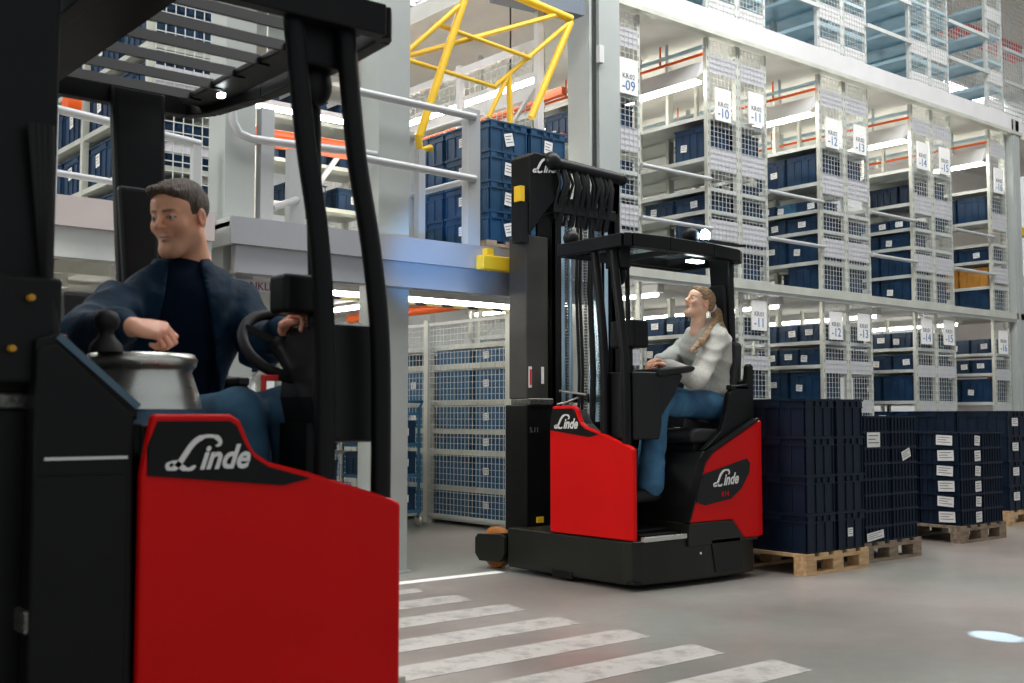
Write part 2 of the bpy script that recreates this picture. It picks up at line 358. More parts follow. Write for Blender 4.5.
def rack(no, x0, x1, st):
    z0, z1, sh = ST[st]; steel = M['rack'] if st != 'top' else M['skylit_bluesteel']
    t = thing('shelving_rack', f'pale steel shelving rack with mesh end, {st} storey, the row of sign {no}', 'shelving rack', ((x0+x1)/2, Y0+RD/2, z0), f'shelving racks of the {st} storey')
    p = .022
    for xx in (x0+p, x1-p):
        for yy in (Y0, Y0+1.02, Y0+RD):
            b = MB().box(xx-p, xx+p, yy-p, yy+p, z0, z1)
            if yy == Y0:
                for k in range(int((z1-z0)/.12)): b.box(xx-.006, xx+.006, yy-p-.002, yy-p, z0+.05+k*.12, z0+.09+k*.12, 1)
            b.build('upright', [M['rack'] if st != 'top' else M['shelf'], M['beam']], t)
    for z in sh:
        b = MB().box(x0+.01, x1-.01, Y0-.01, Y0+RD, z-.012, z)
        for xx in (x0+.006, x1-.006-.006): b.box(xx-.004, xx+.01, Y0, Y0+RD, z-.04, z+.004)
        for yy in (Y0-.012, Y0+RD): b.box(x0+.02, x1-.02, yy-.006, yy+.006, z-.04, z+.004)
        b.build('shelf', M['shelf'] if st != 'top' else M['skylit_bluesteel'], t)
    b = MB(); mesh_panel(b, 'y', Y0-.03, x0+.045, x1-.045, z0+.04, z1-.03); b.build('mesh_end_panel', M['wire'], t)
    hs = {'lower': ((1.60, 1.76), (1.12, 1.24), (.4, .5)), 'middle': ((3.80, 4.05), (3.02, 3.25), (4.90, 5.10)), 'top': ((6.0, 6.2), (6.95, 7.15), (7.7, 7.9), (5.56, 5.75))}[st]
    for a, c in hs: MB().box(x0+.045, x1-.045, Y0-.022, Y0-.010, a, c).build('end_board', M['board'] if st != 'top' else M['white'], t)
    b = MB()
    for a in (.3, 1.1, 1.9): b.obox((x0+.05, Y0+RD+.01, z0+a), (x1-.05, Y0+RD+.01, z0+a+.5), .02, .02)
    b.build('brace', M['rack'], t)
    return t
for st in ST:
    for no, x0, x1 in ROWS: rack(no, x0, x1, st)
# signs on the rack ends
for st, zt, pre in (('middle', 4.76, 'KR:02'), ('lower', 2.36, 'KR:01')):
    for i, (no, x0, x1) in enumerate(ROWS):
        if st == 'lower' and i == 0: continue
        cx = (x0+x1)/2+(-.03 if i % 2 else .03); hh = .37 if st == 'middle' else .34; dz = (0, -.03, .03, -.01, .0, .02, .03, -.04)[i]; z1 = zt+dz; z0 = z1-hh
        b = MB().box(cx-.135, cx+.135, Y0-.055, Y0-.045, z0, z1)
        o = b.build('aisle_sign', M['label'])
        for s_, sz, zz, mm in ((pre, .075, z0+.185, M['ink']), ('-'+no, .15, z0+.085, M['inkb'] if st == 'middle' and i < 3 else M['inkb'])):
            v, f = text_geo(s_, sz); MB().add(lay(v, (cx, Y0-.057, zz), (1, 0, 0), (0, 0, 1), (0, -1, 0)), f).build('sign_text', mm, o)
        props(o, f'tall white {st} storey hanging sign reading {pre} and -{no}', 'sign', f'aisle signs of the {st} storey')
# crates on the shelves
BW = .47
plans = {'middle': ((2.62, .31, 2), (2.97, .33, 2), (3.35, .18, 2), (3.60, .13, 3), (3.94, .37, 2)),
         'lower': ((.06, .33, 2), (.50, .33, 2), (.95, .19, 3), (1.28, .34, 2), (1.70, .20, 3), (1.99, .21, 3))}
PB = {}
def shelf_bin(h, n, v):
    k = (h, n, v)
    if k not in PB:
        wd = .94/n-.015
        lab = [[('x', -.06, h*.5, .10, .075, .06)], [('x', .08, h*.42, .09, .08, -.08)], [('x', .0, h*.55, .11, .07, .0)], []][v]
        lab = [(a, u, z, sw, min(sh_, h*.55), t) for a, u, z, sw, sh_, t in lab]
        PB[k] = make_bin(.44, wd, h, M['bin'] if v % 2 == 0 else M['binl'] if h < .15 else M['bin'], lab, 'plastic_bin')
    return PB[k]
POS = {2: ('near', 'far'), 3: ('nearest', 'middle', 'furthest')}
skip = {('10', 3.60), ('14', 3.94), ('11', 4.41), ('16', 3.60)}
for st in plans:
    for ri, (no, x0, x1) in enumerate(ROWS):
        for si, (z, h, n) in enumerate(plans[st]):
            if (no, z) in skip: continue
            for k in range(n):
                if no == '10' and z == 3.94 and k == 1: continue
                if (ri*7+si*3+k*5) % 11 == 4 and z != 3.94: continue
                wd = .94/n; y = Y0+.05+wd*(k+.5)
                if no == '16' and st == 'middle' and z == 2.97:
                    if 'amb' not in PB: PB['amb'] = make_bin(.44, .45, .28, M['amber'], [], 'plastic_bin')
                    place(PB['amb'], ((x0+x1)/2, y, z+.002), f'{POS[n][k]} amber yellow bin on a middle storey shelf beside sign 16', 'amber bins', 'bin'); continue
                place(shelf_bin(h, n, (ri+si*2+k) % 4 if h > .25 else (ri+si+k) % 3), ((x0+x1)/2-.0, y, z+.002),
                      f'{POS[n][k]} blue bin on the {ORD[si]} shelf, {st} storey, row of sign {no}', f'blue bins on the {st} storey shelves', 'bin')
# yellow trays on row 16, middle storey
for k, (z, nm) in enumerate(((3.55, 'upper'), (2.99, 'lower'))): pass
# storey beams, decks and what hangs under them
o = MB().box(6.8, 16.6, Y0-.12, Y0-.06, 2.50, 2.59).box(6.8, 16.6, Y0-.10, Y0-.04, 2.46, 2.50, 1).build('storey_beam', [M['rack'], M['shelf']]); struct(o); o.name = 'trim_3'
o = MB().box(6.8, 16.6, Y0-.12, Y0-.05, 5.34, 5.56).box(6.8, 16.6, Y0-.14, Y0-.04, 5.28, 5.33, 1).build('trim_4', [M['white'], M['rack']]); struct(o)
b = MB().box(6.8, 16.6, Y0-.03, 12, 2.50, 2.56); struct(b.build('ceiling.001', M['ceil']))
b = MB().box(6.8, 16.6, Y0-.03, 12, 5.31, 5.50); struct(b.build('ceiling.002', M['ceil']))
struct(MB().box(6.8, 16.6, 12, 12.1, 0, 5.5).build('wall_rear', M['wall']))
struct(MB().box(16.30, 16.52, Y0-.12, Y0+.1, 0, 5.5).box(16.34, 16.40, Y0-.13, Y0-.12, 0, 5.5).build('trim_5', M['grey']))
AIS = [(8.43, 9.49, '09 and 10'), (10.55, 11.58, '11 and 12'), (12.65, 13.67, '13 and 14'), (14.70, 15.78, '15 and 16')]
for st, zt, zb in (('middle', 5.28, 2.58), ('lower', 2.47, 0)):
    for x0, x1, nm in AIS:
        cx = (x0+x1)/2
        t = thing('tube_light', f'lit white tube light over the aisle between signs {nm}, {st} storey', 'light', (cx, Y0+1.9, zt-.1), f'tube lights of the {st} storey')
        if st == 'middle': MB().prism([(x1-.16, zt-.50), (x1-.03, zt-.40), (x1-.03, zt-.28), (x1-.05, zt-.28)], 'y', Y0-.0, Y0+3.6).box(x1-.06, x1-.04, Y0+.5, Y0+.53, zt-.3, zt+.03).build('housing', M['white'], t)
        else: MB().box(cx-.05, cx+.05, Y0+.2, Y0+3.6, zt-.06, zt+.03).build('housing', M['white'], t)
        if st == 'middle': MB().box(x1-.155, x1-.05, Y0+.01, Y0+3.55, zt-.535, zt-.50).build('lamp_tube', M['lamp'], t)
        else: MB().tube([(cx, Y0+.25, zt-.08), (cx, Y0+3.55, zt-.08)], .022, 8).build('lamp_tube', M['lamp'], t)
        if st == 'middle':
            o = MB().tube([(x1-.05, Y0-.02, zt-.20), (x1-.05, Y0+3.8, zt-.20)], .018, 8).box(x1-.065, x1-.055, Y0+.6, Y0+.62, zt-.2, zt+.03).box(x1-.065, x1-.055, Y0+2.2, Y0+2.22, zt-.2, zt+.03).build('sprinkler_pipe', M['orange'])
            props(o, f'orange sprinkler pipe under the middle storey ceiling between signs {nm}', 'pipe', 'orange pipes over the aisles')
            o = MB().tube([(x1-.05, Y0-.02, zt-.12), (x1-.05, Y0+3.8, zt-.12)], .025, 8).box(x1-.075, x1-.065, Y0+.5, Y0+.52, zt-.12, zt+.03).build('cable_conduit', M['skylit_bluesteel'])
            props(o, f'bluish metal conduit beside the orange pipe between signs {nm}', 'conduit', 'conduits over the aisles')
    if st == 'middle':
        for x0, x1, nm in AIS:
            t = thing('guard_rail', f'pair of grey guard rails across the middle storey aisle between signs {nm}', 'railing', ((x0+x1)/2, Y0-.05, 2.58), 'guard rails of the middle storey')
            for z in (3.68, 3.13): MB().tube([(x0-.02, Y0-.05, z), (x1+.02, Y0-.05, z)], .024, 10).build('rail', M['tube'], t)
for x0, x1, nm in AIS:
    t = thing('guard_rail', f'pair of beige guard rails across the top storey aisle between signs {nm}', 'railing', ((x0+x1)/2, Y0-.05, 5.56), 'guard rails of the top storey')
    for z in (6.65, 6.12): MB().obox((x0-.02, Y0-.05, z), (x1+.02, Y0-.05, z), .03, .05).build('rail', M['shelf'], t)
o = MB(); mesh_panel(o, 'y', Y0+.9, 16.3, 19.5, 5.5, 8.3, .08, .005)
props(o.build('mesh_wall', M['wire']), 'open wire mesh wall at the far right of the top storey', 'mesh wall')
t = thing('guard_rail', 'grey railing with post at the right end of the top storey', 'railing', (17.4, Y0, 5.5))
MB().box(16.98, 17.05, Y0-.06, Y0+.01, 5.2, 6.75).build('post', M['tube'], t)
for z in (6.6, 6.1): MB().obox((16.3, Y0-.03, z), (19.5, Y0-.03, z), .03, .05).build('rail', M['tube'], t)
o = MB().box(16.6, 19.5, Y0-.1, Y0+.0, 5.25, 5.5).box(16.6, 19.5, Y0, 12, 5.3, 5.4).build('upper_walkway', M['white']); props(o, 'white edge beam of the walkway running on right of the shelving block', 'walkway')
o = MB().box(16.9, 19.5, Y0+1.2, Y0+1.35, 7.35, 7.65).build('red_beam', M['redp']); props(o, 'red horizontal beam behind the mesh at the upper right', 'beam')
# yellow rack and red board right of the block
t = thing('yellow_rack', 'yellow steel rack standing right of the shelving block', 'rack', (18, 9, 0))
for x in (17.4, 18.4):
    MB().box(x, x+.1, 8.6, 8.7, 0, 4.4).build('upright', M['yellow'], t)
for z in (3.2, 4.0, 2.6, 1.6): MB().box(16.9, 19.2, 8.58, 8.72, z, z+.13).build('beam', M['yellow'] if z > 2 else M['orange'], t)
for k, z in enumerate((.3, 1.73)): pass
o = MB().box(16.62, 17.0, Y0-.15, Y0-.13, 2.35, 2.72, 0).box(16.66, 16.96, Y0-.155, Y0-.15, 2.39, 2.68, 1).build('red_framed_sign', [M['redp'], M['board']]); props(o, 'small red framed sign at the right edge, level with storey beam', 'sign')
for k in range(3):
    o = make_bin(.9, .5, .5, M['bin'], [], 'plastic_crate'); place(o, (17.6, 8.28, .0+.505*k), f'large blue bin right of the shelving block, {ORD[k]} of three', 'bins at the far right')
o = MB().box(16.7, 19.5, 9.6, 9.8, 0, 5.2).build('partition', M['white']); props(o, 'white partition behind the yellow rack at far right', 'partition')

# ------------------------------------------------------------------ left side of the block: mesh fence, shelves, upper mesh wall
FX = 6.74
t = thing('mesh_fence', 'pale steel mesh fence panels standing before blue crates', 'fence', (FX, 9.6, 0))
for y in (8.12, 9.44, 10.8, 12.1): MB().box(FX-.03, FX+.03, y-.035, y+.035, 0, 2.06).build('post', M['rack'], t)
for a, c in ((8.155, 9.405), (9.475, 10.765), (10.835, 12.07)):
    b = MB(); mesh_panel(b, 'x', FX, a, c, .08, 2.02, .06, .0025); b.box(FX-.015, FX+.015, a, c, 2.0, 2.03); b.box(FX-.015, FX+.015, a, c, .07, .10); b.build('mesh_panel', M['wire'], t)
t = thing('shelving_rack', 'long steel shelving rack with blue crates seen through the mesh fence', 'shelving rack', (7.1, 9.6, 0))
LV = (.08, .38, .74, .95, 1.24, 1.60, 1.80)
for yy in (8.2, 9.5, 10.8, 11.9):
    for xx in (6.84, 7.36): MB().box(xx-.02, xx+.02, yy-.02, yy+.02, 0, 2.45).build('upright', M['rack'], t)
for z in LV: MB().box(6.82, 7.38, 8.15, 11.95, z-.05, z).build('shelf', M['rack'], t)
fb = {}
for si, z in enumerate(LV[:6]):
    h = (.24, .29, .15, .22, .29, .14)[si]
    for k in range(6):
        if (si, k) in ((5, 2), (2, 3)): continue
        key = (h, k % 2); wd = .60
        if key not in fb: fb[key] = make_bin(.5, wd-.02, h, M['binl'] if k % 2 else M['bin'] if si in (4,) else M['binl'], [('x', .1, h*.55, .09, .07, .05)] if k % 2 == 0 else [], 'plastic_crate')
        place(fb[key], (7.1, 8.52+k*wd+(.04 if k else 0), z+.002), f'blue crate behind the mesh fence, {ORD[si]} shelf, number {k+1} from the near end'.replace('number 1', 'first').replace('number 2', 'second').replace('number 3', 'third').replace('number 4', 'fourth').replace('number 5', 'fifth').replace('number 6', 'sixth'), 'blue crates behind the mesh fence')
t = thing('mesh_wall', 'upper storey mesh wall with white beams behind the stacked bins', 'mesh wall', (FX, 9.8, 2.6))
b = MB(); mesh_panel(b, 'x', FX, 7.72, 12, 2.7, 4.52, .085, .003); b.build('mesh_panel', M['wire'], t)
for z, hh in ((2.6, .1), (3.35, .1), (4.02, .12), (4.5, .07)): MB().box(FX-.03, FX+.03, 7.7, 12, z, z+hh).build('beam', M['white'], t)
for y in (7.7, 8.9, 10.3, 12.0): MB().box(FX-.035, FX+.035, y-.03, y+.03, 2.5, 4.6 if y > 8 else 5.3).build('post', M['white'], t)
MB().obox((FX-.04, 7.72, 4.1), (FX-.04, 8.5, 3.45), .03, .03).obox((FX-.04, 7.72, 3.4), (FX-.04, 8.5, 4.05), .03, .03).build('cross_brace', M['white'], t)
o = MB().box(7.3, 7.36, 8, 12, 4.22, 4.30).box(7.3, 7.36, 8, 12, 3.80, 3.84).build('red_strip', M['orange']); props(o, 'orange red strips running along inside the upper mesh wall', 'strip')
for z, nm in ((4.40, 'upper'), (3.66, 'lower')):
    t = thing('tube_light', f'{nm} lit white tube light behind the upper mesh wall', 'light', (7.15, 9.9, z))
    for yy in (8.6, 11.2): MB().box(7.145, 7.155, yy, yy+.01, z+.04, 5.32).build('hanger', M['rack'], t)
    MB().box(7.1, 7.2, 8.1, 11.6, z, z+.05).build('housing', M['white'], t); MB().tube([(7.15, 8.15, z-.02), (7.15, 11.55, z-.02)], .025, 8).build('lamp_tube', M['lamp'], t)
for k, (z, nm) in enumerate(((2.95, 'lower'), (3.75, 'upper'))):
    o = MB().box(6.9, 7.6, 8.1, 11.9, z, z+.03).box(6.9, 6.93, 8.1, 11.9, z-.06, z+.05).box(6.9, 6.94, 8.1, 8.14, 2.56, z).box(6.9, 6.94, 11.8, 11.84, 2.56, z).build('long_shelf', M['shelf']); props(o, f'{nm} long pale shelf inside the upper mesh wall', 'shelf')
area('fence_fill_light', (5.9, 9.2, 2.44), (.2, 2.6), 55, (1, .97, .9), (0, -.9, 0))  # added fill light, brightens the crates behind the mesh fence
t = thing('tube_light', 'added lit tube light on the ceiling of the passage left of the mesh fence', 'light', (5.85, 9.5, 2.4))  # fixture added to go with the fill light by the fence
MB().box(5.8, 5.92, 8.2, 11, 2.16, 2.21).build('housing', M['white'], t); MB().box(5.81, 5.91, 8.25, 10.95, 2.13, 2.16).build('lamp_tube', M['lamp'], t)
# tall grey column at the corner with crane beam
t = thing('steel_column', 'tall grey steel column at the left corner of the shelving block', 'column', (7.5, 7.75, 0))
MB().box(7.31, 7.34, 7.62, 7.92, 0, 8.9).box(7.67, 7.70, 7.62, 7.92, 0, 8.9).box(7.33, 7.68, 7.76, 7.79, 0, 8.9).box(7.42, 7.70, 7.60, 7.64, 0, 8.9).build('shaft', M['grey'], t)
MB().box(7.38, 7.44, 7.55, 7.60, 4.45, 4.62).build('bolt_plate', M['white'], t)
p = [AT(x, y, 'y', 7.6) for x, y in ((523, 0), (580, 0), (580, 17), (571, 18))]
o = MB().prism([(q.x, q.z) for q in (AT(500, -12, 'y', 7.6), AT(581, -6, 'y', 7.6), AT(581, 17, 'y', 7.6), AT(500, -2, 'y', 7.6))], 'y', 7.55, 7.75).build('crane_beam', M['beamblue']); props(o, 'dark grey blue beam meeting the corner column at the top', 'beam')

# ------------------------------------------------------------------ mezzanine platform on the left
ZM = 2.31
def platform(x0, x1, y1, label, endplate=True, pinkish=False):
    t = thing('mezzanine_platform', label, 'platform', ((x0+x1)/2, 8, 2.0))
    m = M['pink'] if pinkish else M['fascia']
    MB().box(x0, x1, 6.36, 6.39, ZM-.17, ZM).build('fascia_plate', m, t)
    MB().box(x0+.05, x1, 6.40, 6.47, ZM-.33, ZM-.17).box(x0+.05, x1, 6.38, 6.50, ZM-.345, ZM-.33).build('edge_beam', M['fascia'] if not pinkish else M['shelf'], t)
    MB().box(x0, x1, 6.39, y1, ZM-.06, ZM-.03).build('deck', M['ceil'], t)
    y = 7.2
    while y < y1: MB().box(x0, x1, y, y+.06, ZM-.22, ZM-.06).build('joist', M['rack'], t); y += .9
    return t
platform(.3, 2.95, 11, 'left mezzanine platform with pinkish grey fascia behind the seated man', pinkish=True)
pr = platform(3.06, 6.4, 8.0, 'right mezzanine platform with grey fascia carrying the stacked bins')
MB().box(3.06, 3.09, 6.39, 8.0, ZM-.17, ZM).build('end_plate', M['shelf'], pr)
v, f = text_geo('NKLETT P', .07)
o = MB().box(3.1, 3.75, 6.52, 6.53, 1.87, 1.945).build('strip_sign', M['board']); MB().add(lay(v, (3.42, 6.518, 1.905), (1, 0, 0), (0, 0, 1), (0, -1, 0)), f).build('sign_text', M['dkred'], o)
for xx in (3.15, 3.7): MB().box(xx, xx+.02, 6.52, 6.54, 1.93, 1.99).build('hanger', M['rack'], o)
props(o, 'narrow lettered strip sign hanging under the right platform', 'sign')
def column(x0, x1, y0, z1, label):
    t = thing('steel_column', label, 'column', ((x0+x1)/2, y0+.12, 0)); y1 = y0+.24
    MB().box(x0, x1, y0, y1, 0, z1).build('shaft', M['grey'], t)
    MB().box(x0-.0, x1+.03, y0-.02, y1+.03, 0, .015).build('base_plate', M['grey'], t); return t
column(4.22, 4.475, 6.505, 8.9, 'grey steel column rising between the two trucks')
a = AT(225, 150, 'y', 6.55).x; c = AT(255, 150, 'y', 6.55).x
column(a, c, 6.55, 5.2, 'grey steel column right of the seated man\'s head')
def rail_y(px, py, y=6.55): return AT(px, py, 'y', y)
# railing, left stretch
t = thing('safety_railing', 'grey tubular railing with rounded end on the left platform edge', 'railing', (2.4, 6.55, ZM))
A, B, Cc = rail_y(40, 105), rail_y(110, 122), rail_y(200, 144)
MB().tube([A, B, Cc], .026, 10).build('top_rail', M['tube'], t)
A2, B2 = rail_y(40, 170), rail_y(200, 196); MB().tube([A2, B2], .02, 10).build('mid_rail', M['tube'], t)
MB().box(A.x+.05, A.x+.1, 6.53, 6.58, ZM-.03, A.z).build('post', M['tube'], t); MB().box(Cc.x-.05, Cc.x, 6.53, 6.58, ZM-.03, Cc.z).build('post', M['tube'], t)
# railing, centre stretch
t = thing('safety_railing', 'grey tubular railing with bent end on the right platform behind the black pillars', 'railing', (3.9, 6.6, ZM))
P = [rail_y(x, y) for x, y in ((229, 112), (230, 124), (236, 135), (248, 140), (268, 143), (300, 147), (345, 152), (372, 156))]
MB().tube([Vector(p)-Vector((0, .05, 0)) for p in P], .027, 12).build('top_rail', M['tube'], t)
q = rail_y(262, 150); r_ = rail_y(275, 150); MB().box(q.x, r_.x, 6.56, 6.63, ZM-.03, rail_y(268, 108).z).build('post', M['tube'], t)
q = AT(289, 150, 'y', 7.1); r_ = AT(304, 150, 'y', 7.1); MB().box(q.x, r_.x, 7.08, 7.15, ZM-.03, AT(296, 150, 'y', 7.1).z).build('post', M['tube'], t)
MB().tube([AT(272, 208, 'y', 6.62), AT(296, 200, 'y', 7.08), AT(322, 190, 'y', 7.6)], .024, 10).build('mid_rail', M['tube'], t)
# railing, right stretch with the corner
t = thing('safety_railing', 'grey railing with corner post in front of the stacked bins', 'railing', (4.9, 6.55, ZM))
c0 = rail_y(475, 117, 6.385); MB().tube([rail_y(352, 90, 6.385), c0], .027, 12).build('top_rail', M['tube'], t)
c1 = rail_y(475, 179, 6.385); MB().tube([rail_y(352, 156, 6.385), c1], .027, 12).build('mid_rail', M['tube'], t)
MB().box(c0.x-.055, c0.x+.055, 6.392, 6.47, ZM-.03, c0.z+.06).build('post', M['tube'], t)
e = AT(410, 138, 'x', c0.x); MB().tube([c0, e], .024, 10).build('top_rail', M['tube'], t)
e2 = AT(412, 195, 'x', c1.x); MB().tube([c1, e2], .024, 10).build('mid_rail', M['tube'], t)
MB().box(e.x-.04, e.x+.04, e.y-.04, e.y+.04, ZM-.05, e.z+.04).build('post', M['tube'], t)
# pallet of bins on the platform
def make_pallet(lx, ly, m):
    t = thing('wooden_pallet', None, None)
    for i in range(5):
        x = -lx/2+i*(lx-.1)/4; MB().box(x, x+.1, -ly/2, ly/2, .122, .144).build('deck_board', m, t)
    for j in range(3):
        y = -ly/2+j*(ly-.1)/2
        MB().box(-lx/2, lx/2, y, y+.1, .10, .122).build('stringer_board', m, t); MB().box(-lx/2, lx/2, y, y+.1, 0, .022).build('bottom_board', m, t)
        for i in range(3):
            x = -lx/2+i*(lx-.12)/2; MB().box(x, x+.12, y, y+.1, .022, .10).build('block', m, t)
    return t
BX, BY = 5.33, 6.66
o = make_pallet(.86, 1.2, M['oldwood']); o.location = (BX+.40, BY+.60, ZM-.03); props(o, 'worn wooden pallet under the blue bins on the right platform', 'pallet')
pb = [make_bin(.40, .58, .238, M['binm'], [('y', .0, .10, .085, .10, (.25, -.12, -.1)[k % 3]), ('x', .05, .11, .09, .07, 0)], 'plastic_bin') for k in range(3)]
for lz in range(4):
    for ix in range(2):
        for iy in range(2):
            place(pb[(lz+ix*2) % 3], (BX+.2+.41*ix, BY+.30+.6*iy, ZM+.114+.236*lz), f'{("left","right")[ix]} {("front","back")[iy]} bin in the {ORD[lz]} layer of the stack on the platform', 'blue bins stacked on the platform')
# yellow tilting pallet gate
t = thing('pallet_gate', 'yellow tubular safety gate tilted up over the stacked bins', 'safety gate', (5.6, 7.2, ZM))
def gp(px, py, y): return AT(px, py, 'y', y)
segs = [((419, 137, 6.9), (467, -8, 6.9), .033), ((571, 22, 8.0-.5), (531, 118, 7.5), .033), ((405, 57, 6.95), (556, 15, 7.5), .022), ((516, -4, 7.5), (571, 19, 7.5), .04),
        ((436, 24, 6.9), (530, 58, 7.5), .02), ((408, 60, 6.9), (495, 87, 7.5), .02), ((407, 52, 6.9), (459, 6, 6.9), .022), ((569, 23, 7.5), (495, 86, 7.5), .022),
        ((509, 74, 7.5), (510, 128, 7.5), .026), ((509, 74, 7.5), (488, 118, 7.5), .022)]
for (a0, a1, ya), (b0, b1, yb), r in segs: MB().tube([gp(a0, a1, ya), gp(b0, b1, yb)], r, 8).build('gate_tube', M['yellow'], t)
MB().tube([gp(418, 135, 6.9), gp(420, 150, 6.9), gp(431, 148, 6.9)], .03, 8).build('pivot_foot', M['yellow'], t)
g0 = gp(420, 150, 6.9); MB().box(g0.x-.03, g0.x+.03, 6.87, 6.93, ZM-.03, g0.z).build('gate_post', M['tube'], t)
g1 = gp(510, 128, 7.5); MB().box(g1.x-.03, g1.x+.03, 7.92, 7.98, ZM-.1, g1.z).obox((g1.x, 7.95, g1.z-.02), (g1.x, 7.5, g1.z-.02), .05, .05).build('gate_post', M['tube'], t)
t = thing('loading_bumper', 'yellow bumper bar fixed on the platform edge left of the mast', 'bumper', (5.2, 6.3, 2.1))
a = AT(478, 258, 'y', 6.33); c = AT(515, 273, 'y', 6.33)
MB().box(a.x, c.x+.02, 6.27, 6.355, 2.13, 2.235).build('bar', M['yellow'], t, bevel=.01); MB().box(a.x+.06, a.x+.12, 6.3, 6.355, 2.235, 2.29).build('bracket', M['yellow'], t)
# under the platform
t = thing('tube_light', 'long lit tube light running under the right platform', 'light', (5, 7.2, 2.0))
MB().box(3.2, 6.3, 7.13, 7.23, 2.0, 2.095).build('housing', M['white'], t); MB().box(3.25, 6.25, 7.14, 7.22, 1.97, 2.0).build('lamp_tube', M['lamp'], t)
o = MB().box(4.4, 6.7, 7.9, 7.94, 2.03, 2.075).box(4.42, 4.46, 7.9, 7.94, 2.07, 2.25).box(6.2, 6.24, 7.9, 7.94, 2.07, 2.25).build('hazard_bar', M['hazard']); props(o, 'black and yellow striped bar hanging under the platform', 'bar')
o = MB().tube([(6.45, 7.0, 2.13), (6.45, 10.5, 2.13)], .045, 12).tube([(6.45, 8.3, 2.13), (6.45, 8.38, 2.13)], .06, 12, 1).build('sprinkler_pipe', [M['orange'], M['label']]); props(o, 'thick orange pipe running above the mesh fence', 'pipe')
o = MB().tube([AT(250, 137, 'y', 9.0)-Vector((1.6, 0, .0)), AT(300, 143, 'y', 9.0), AT(345, 150, 'y', 9)+Vector((.2, 0, 0))], .085, 14).build('sprinkler_pipe', M['orange']); props(o, 'thick orange pipe high behind the columns, above the platform', 'pipe')
# red handwheel valve at left under the platform
t = thing('valve_handwheel', 'dark red valve handwheel hanging under the left platform', 'valve', tuple(AT(55, 250, 'y', 6.8)))
q = AT(54, 249, 'y', 6.8); b = MB()
for k in range(12):
    a1, a2 = k*math.pi/6, (k+1)*math.pi/6; b.tube([q+Vector((.075*math.cos(a1), .0, .05*math.sin(a1))), q+Vector((.075*math.cos(a2), 0, .05*math.sin(a2)))], .016, 6)
for k in range(3): b.tube([q, q+Vector((.075*math.cos(k*2.1), 0, .05*math.sin(k*2.1)))], .016, 6)
b.build('wheel', M['dkred'], t); MB().tube([q, q+Vector((0, .05, 0)), q+Vector((0, .05, .5))], .02, 8).tube([q, q-Vector((.02, 0, .16))], .013, 6).build('stem', M['dkred'], t)

# left background rack on the platform
t = thing('shelving_rack', 'steel rack of dark blue bins on the left platform behind the pillar', 'shelving rack', (3.25, 9, ZM))
for yy in (7.6, 8.9, 10.2):
    for xx in (3.02, 3.55): MB().box(xx-.025, xx+.025, yy-.025, yy+.025, ZM-.03, 4.6).build('upright', M['rack'], t)
for z in (2.42, 2.85, 3.28, 3.72, 4.15): MB().box(3.0, 3.57, 7.6, 10.2, z-.04, z).build('shelf', M['rack'], t)
b = MB(); mesh_panel(b, 'y', 7.56, 3.04, 3.54, ZM, 4.5, .07, .0035); b.build('mesh_end_panel', M['wire'], t)
MB().box(3.04, 3.54, 7.565, 7.575, 3.3, 3.55).box(3.04, 3.54, 7.565, 7.575, 2.93, 3.02).build('end_board', M['board'], t)
o0 = make_bin(.5, .6, .33, M['bin'], [('x', .1, .2, .08, .1, .1)], 'plastic_bin')
for si, z in enumerate((2.42, 2.85, 3.28, 3.72)):
    for k in range(4): place(o0, (3.29, 7.93+.63*k, z+.002), f'dark blue bin, {ORD[si]} shelf, {("nearest","second","third","furthest")[k]} place of the left platform rack', 'bins of the left platform rack')
# shelving further back, over and under the platforms
def far_rack(x0, x1, y, z0, z1, n, label, bins=0):
    t = thing('shelving_rack', label, 'shelving rack', ((x0+x1)/2, y, z0)); k = max(2, int((x1-x0)/1.1))
    for i in range(k+1):
        x = x0+(x1-x0)*i/k
        for yy in (y, y+.5): MB().box(x-.03, x+.03, yy-.03, yy+.03, z0, z1).build('upright', M['rack'], t)
    for i in range(n):
        z = z0+.1+(z1-z0-.2)*i/(n-1); MB().box(x0, x1, y-.02, y+.52, z-.04, z).build('shelf', M['rack'], t)
    b = MB()
    for i in range(k):
        xa, xb = x0+(x1-x0)*i/k, x0+(x1-x0)*(i+1)/k; b.obox((xa, y-.04, z0+.2), (xb, y-.04, z1-.3), .05, .03, up=(0, 1, 0))
    b.build('brace', M['white'], t)
    bp = None
    for j in range(n-1):
        for i in range(bins):
            if (i*3+j*5) % 7 == 2: continue
            z = z0+.1+(z1-z0-.2)*j/(n-1)
            if bp is None: bp = make_bin(.44, .4, .24, M['bin'], [('y', 0, .12, .1, .08, 0)], 'plastic_bin')
            place(bp, (x0+.35+(x1-x0-.5)*i/max(1, bins-1), y+.25, z+.002), f'small blue bin, {ORD[j]} shelf, place {i+1} from left, {label.split(",")[0]}'[:90], 'bins of the '+label.split(',')[0])
far_rack(3.75, 6.5, 10.2, ZM-.05, 4.7, 6, 'pale braced rack beyond the columns, over the platform', 5)
o = MB().box(3.0, 6.6, 8.1, 11.5, ZM-.12, ZM-.06).build('rear_deck', M['ceil']); props(o, 'pale rear deck carrying the far racks behind the right platform', 'deck')
far_rack(.2, 3.4, 11.6, 0, 2.2, 5, 'low rack of bins, far left under the platform', 5)
far_rack(3.6, 6.5, 12.2, 0, 2.2, 5, 'low rack of bins, straight behind the platform column', 5)
t = thing('tube_light', 'lit tube light over the far left low rack', 'light', (2, 9.5, 1.9)); MB().box(.5, 3.4, 9.45, 9.55, 2.0, 2.05).build('housing', M['white'], t); MB().box(.5, 3.4, 9.46, 9.54, 1.97, 2.0).build('lamp_tube', M['lamp'], t)
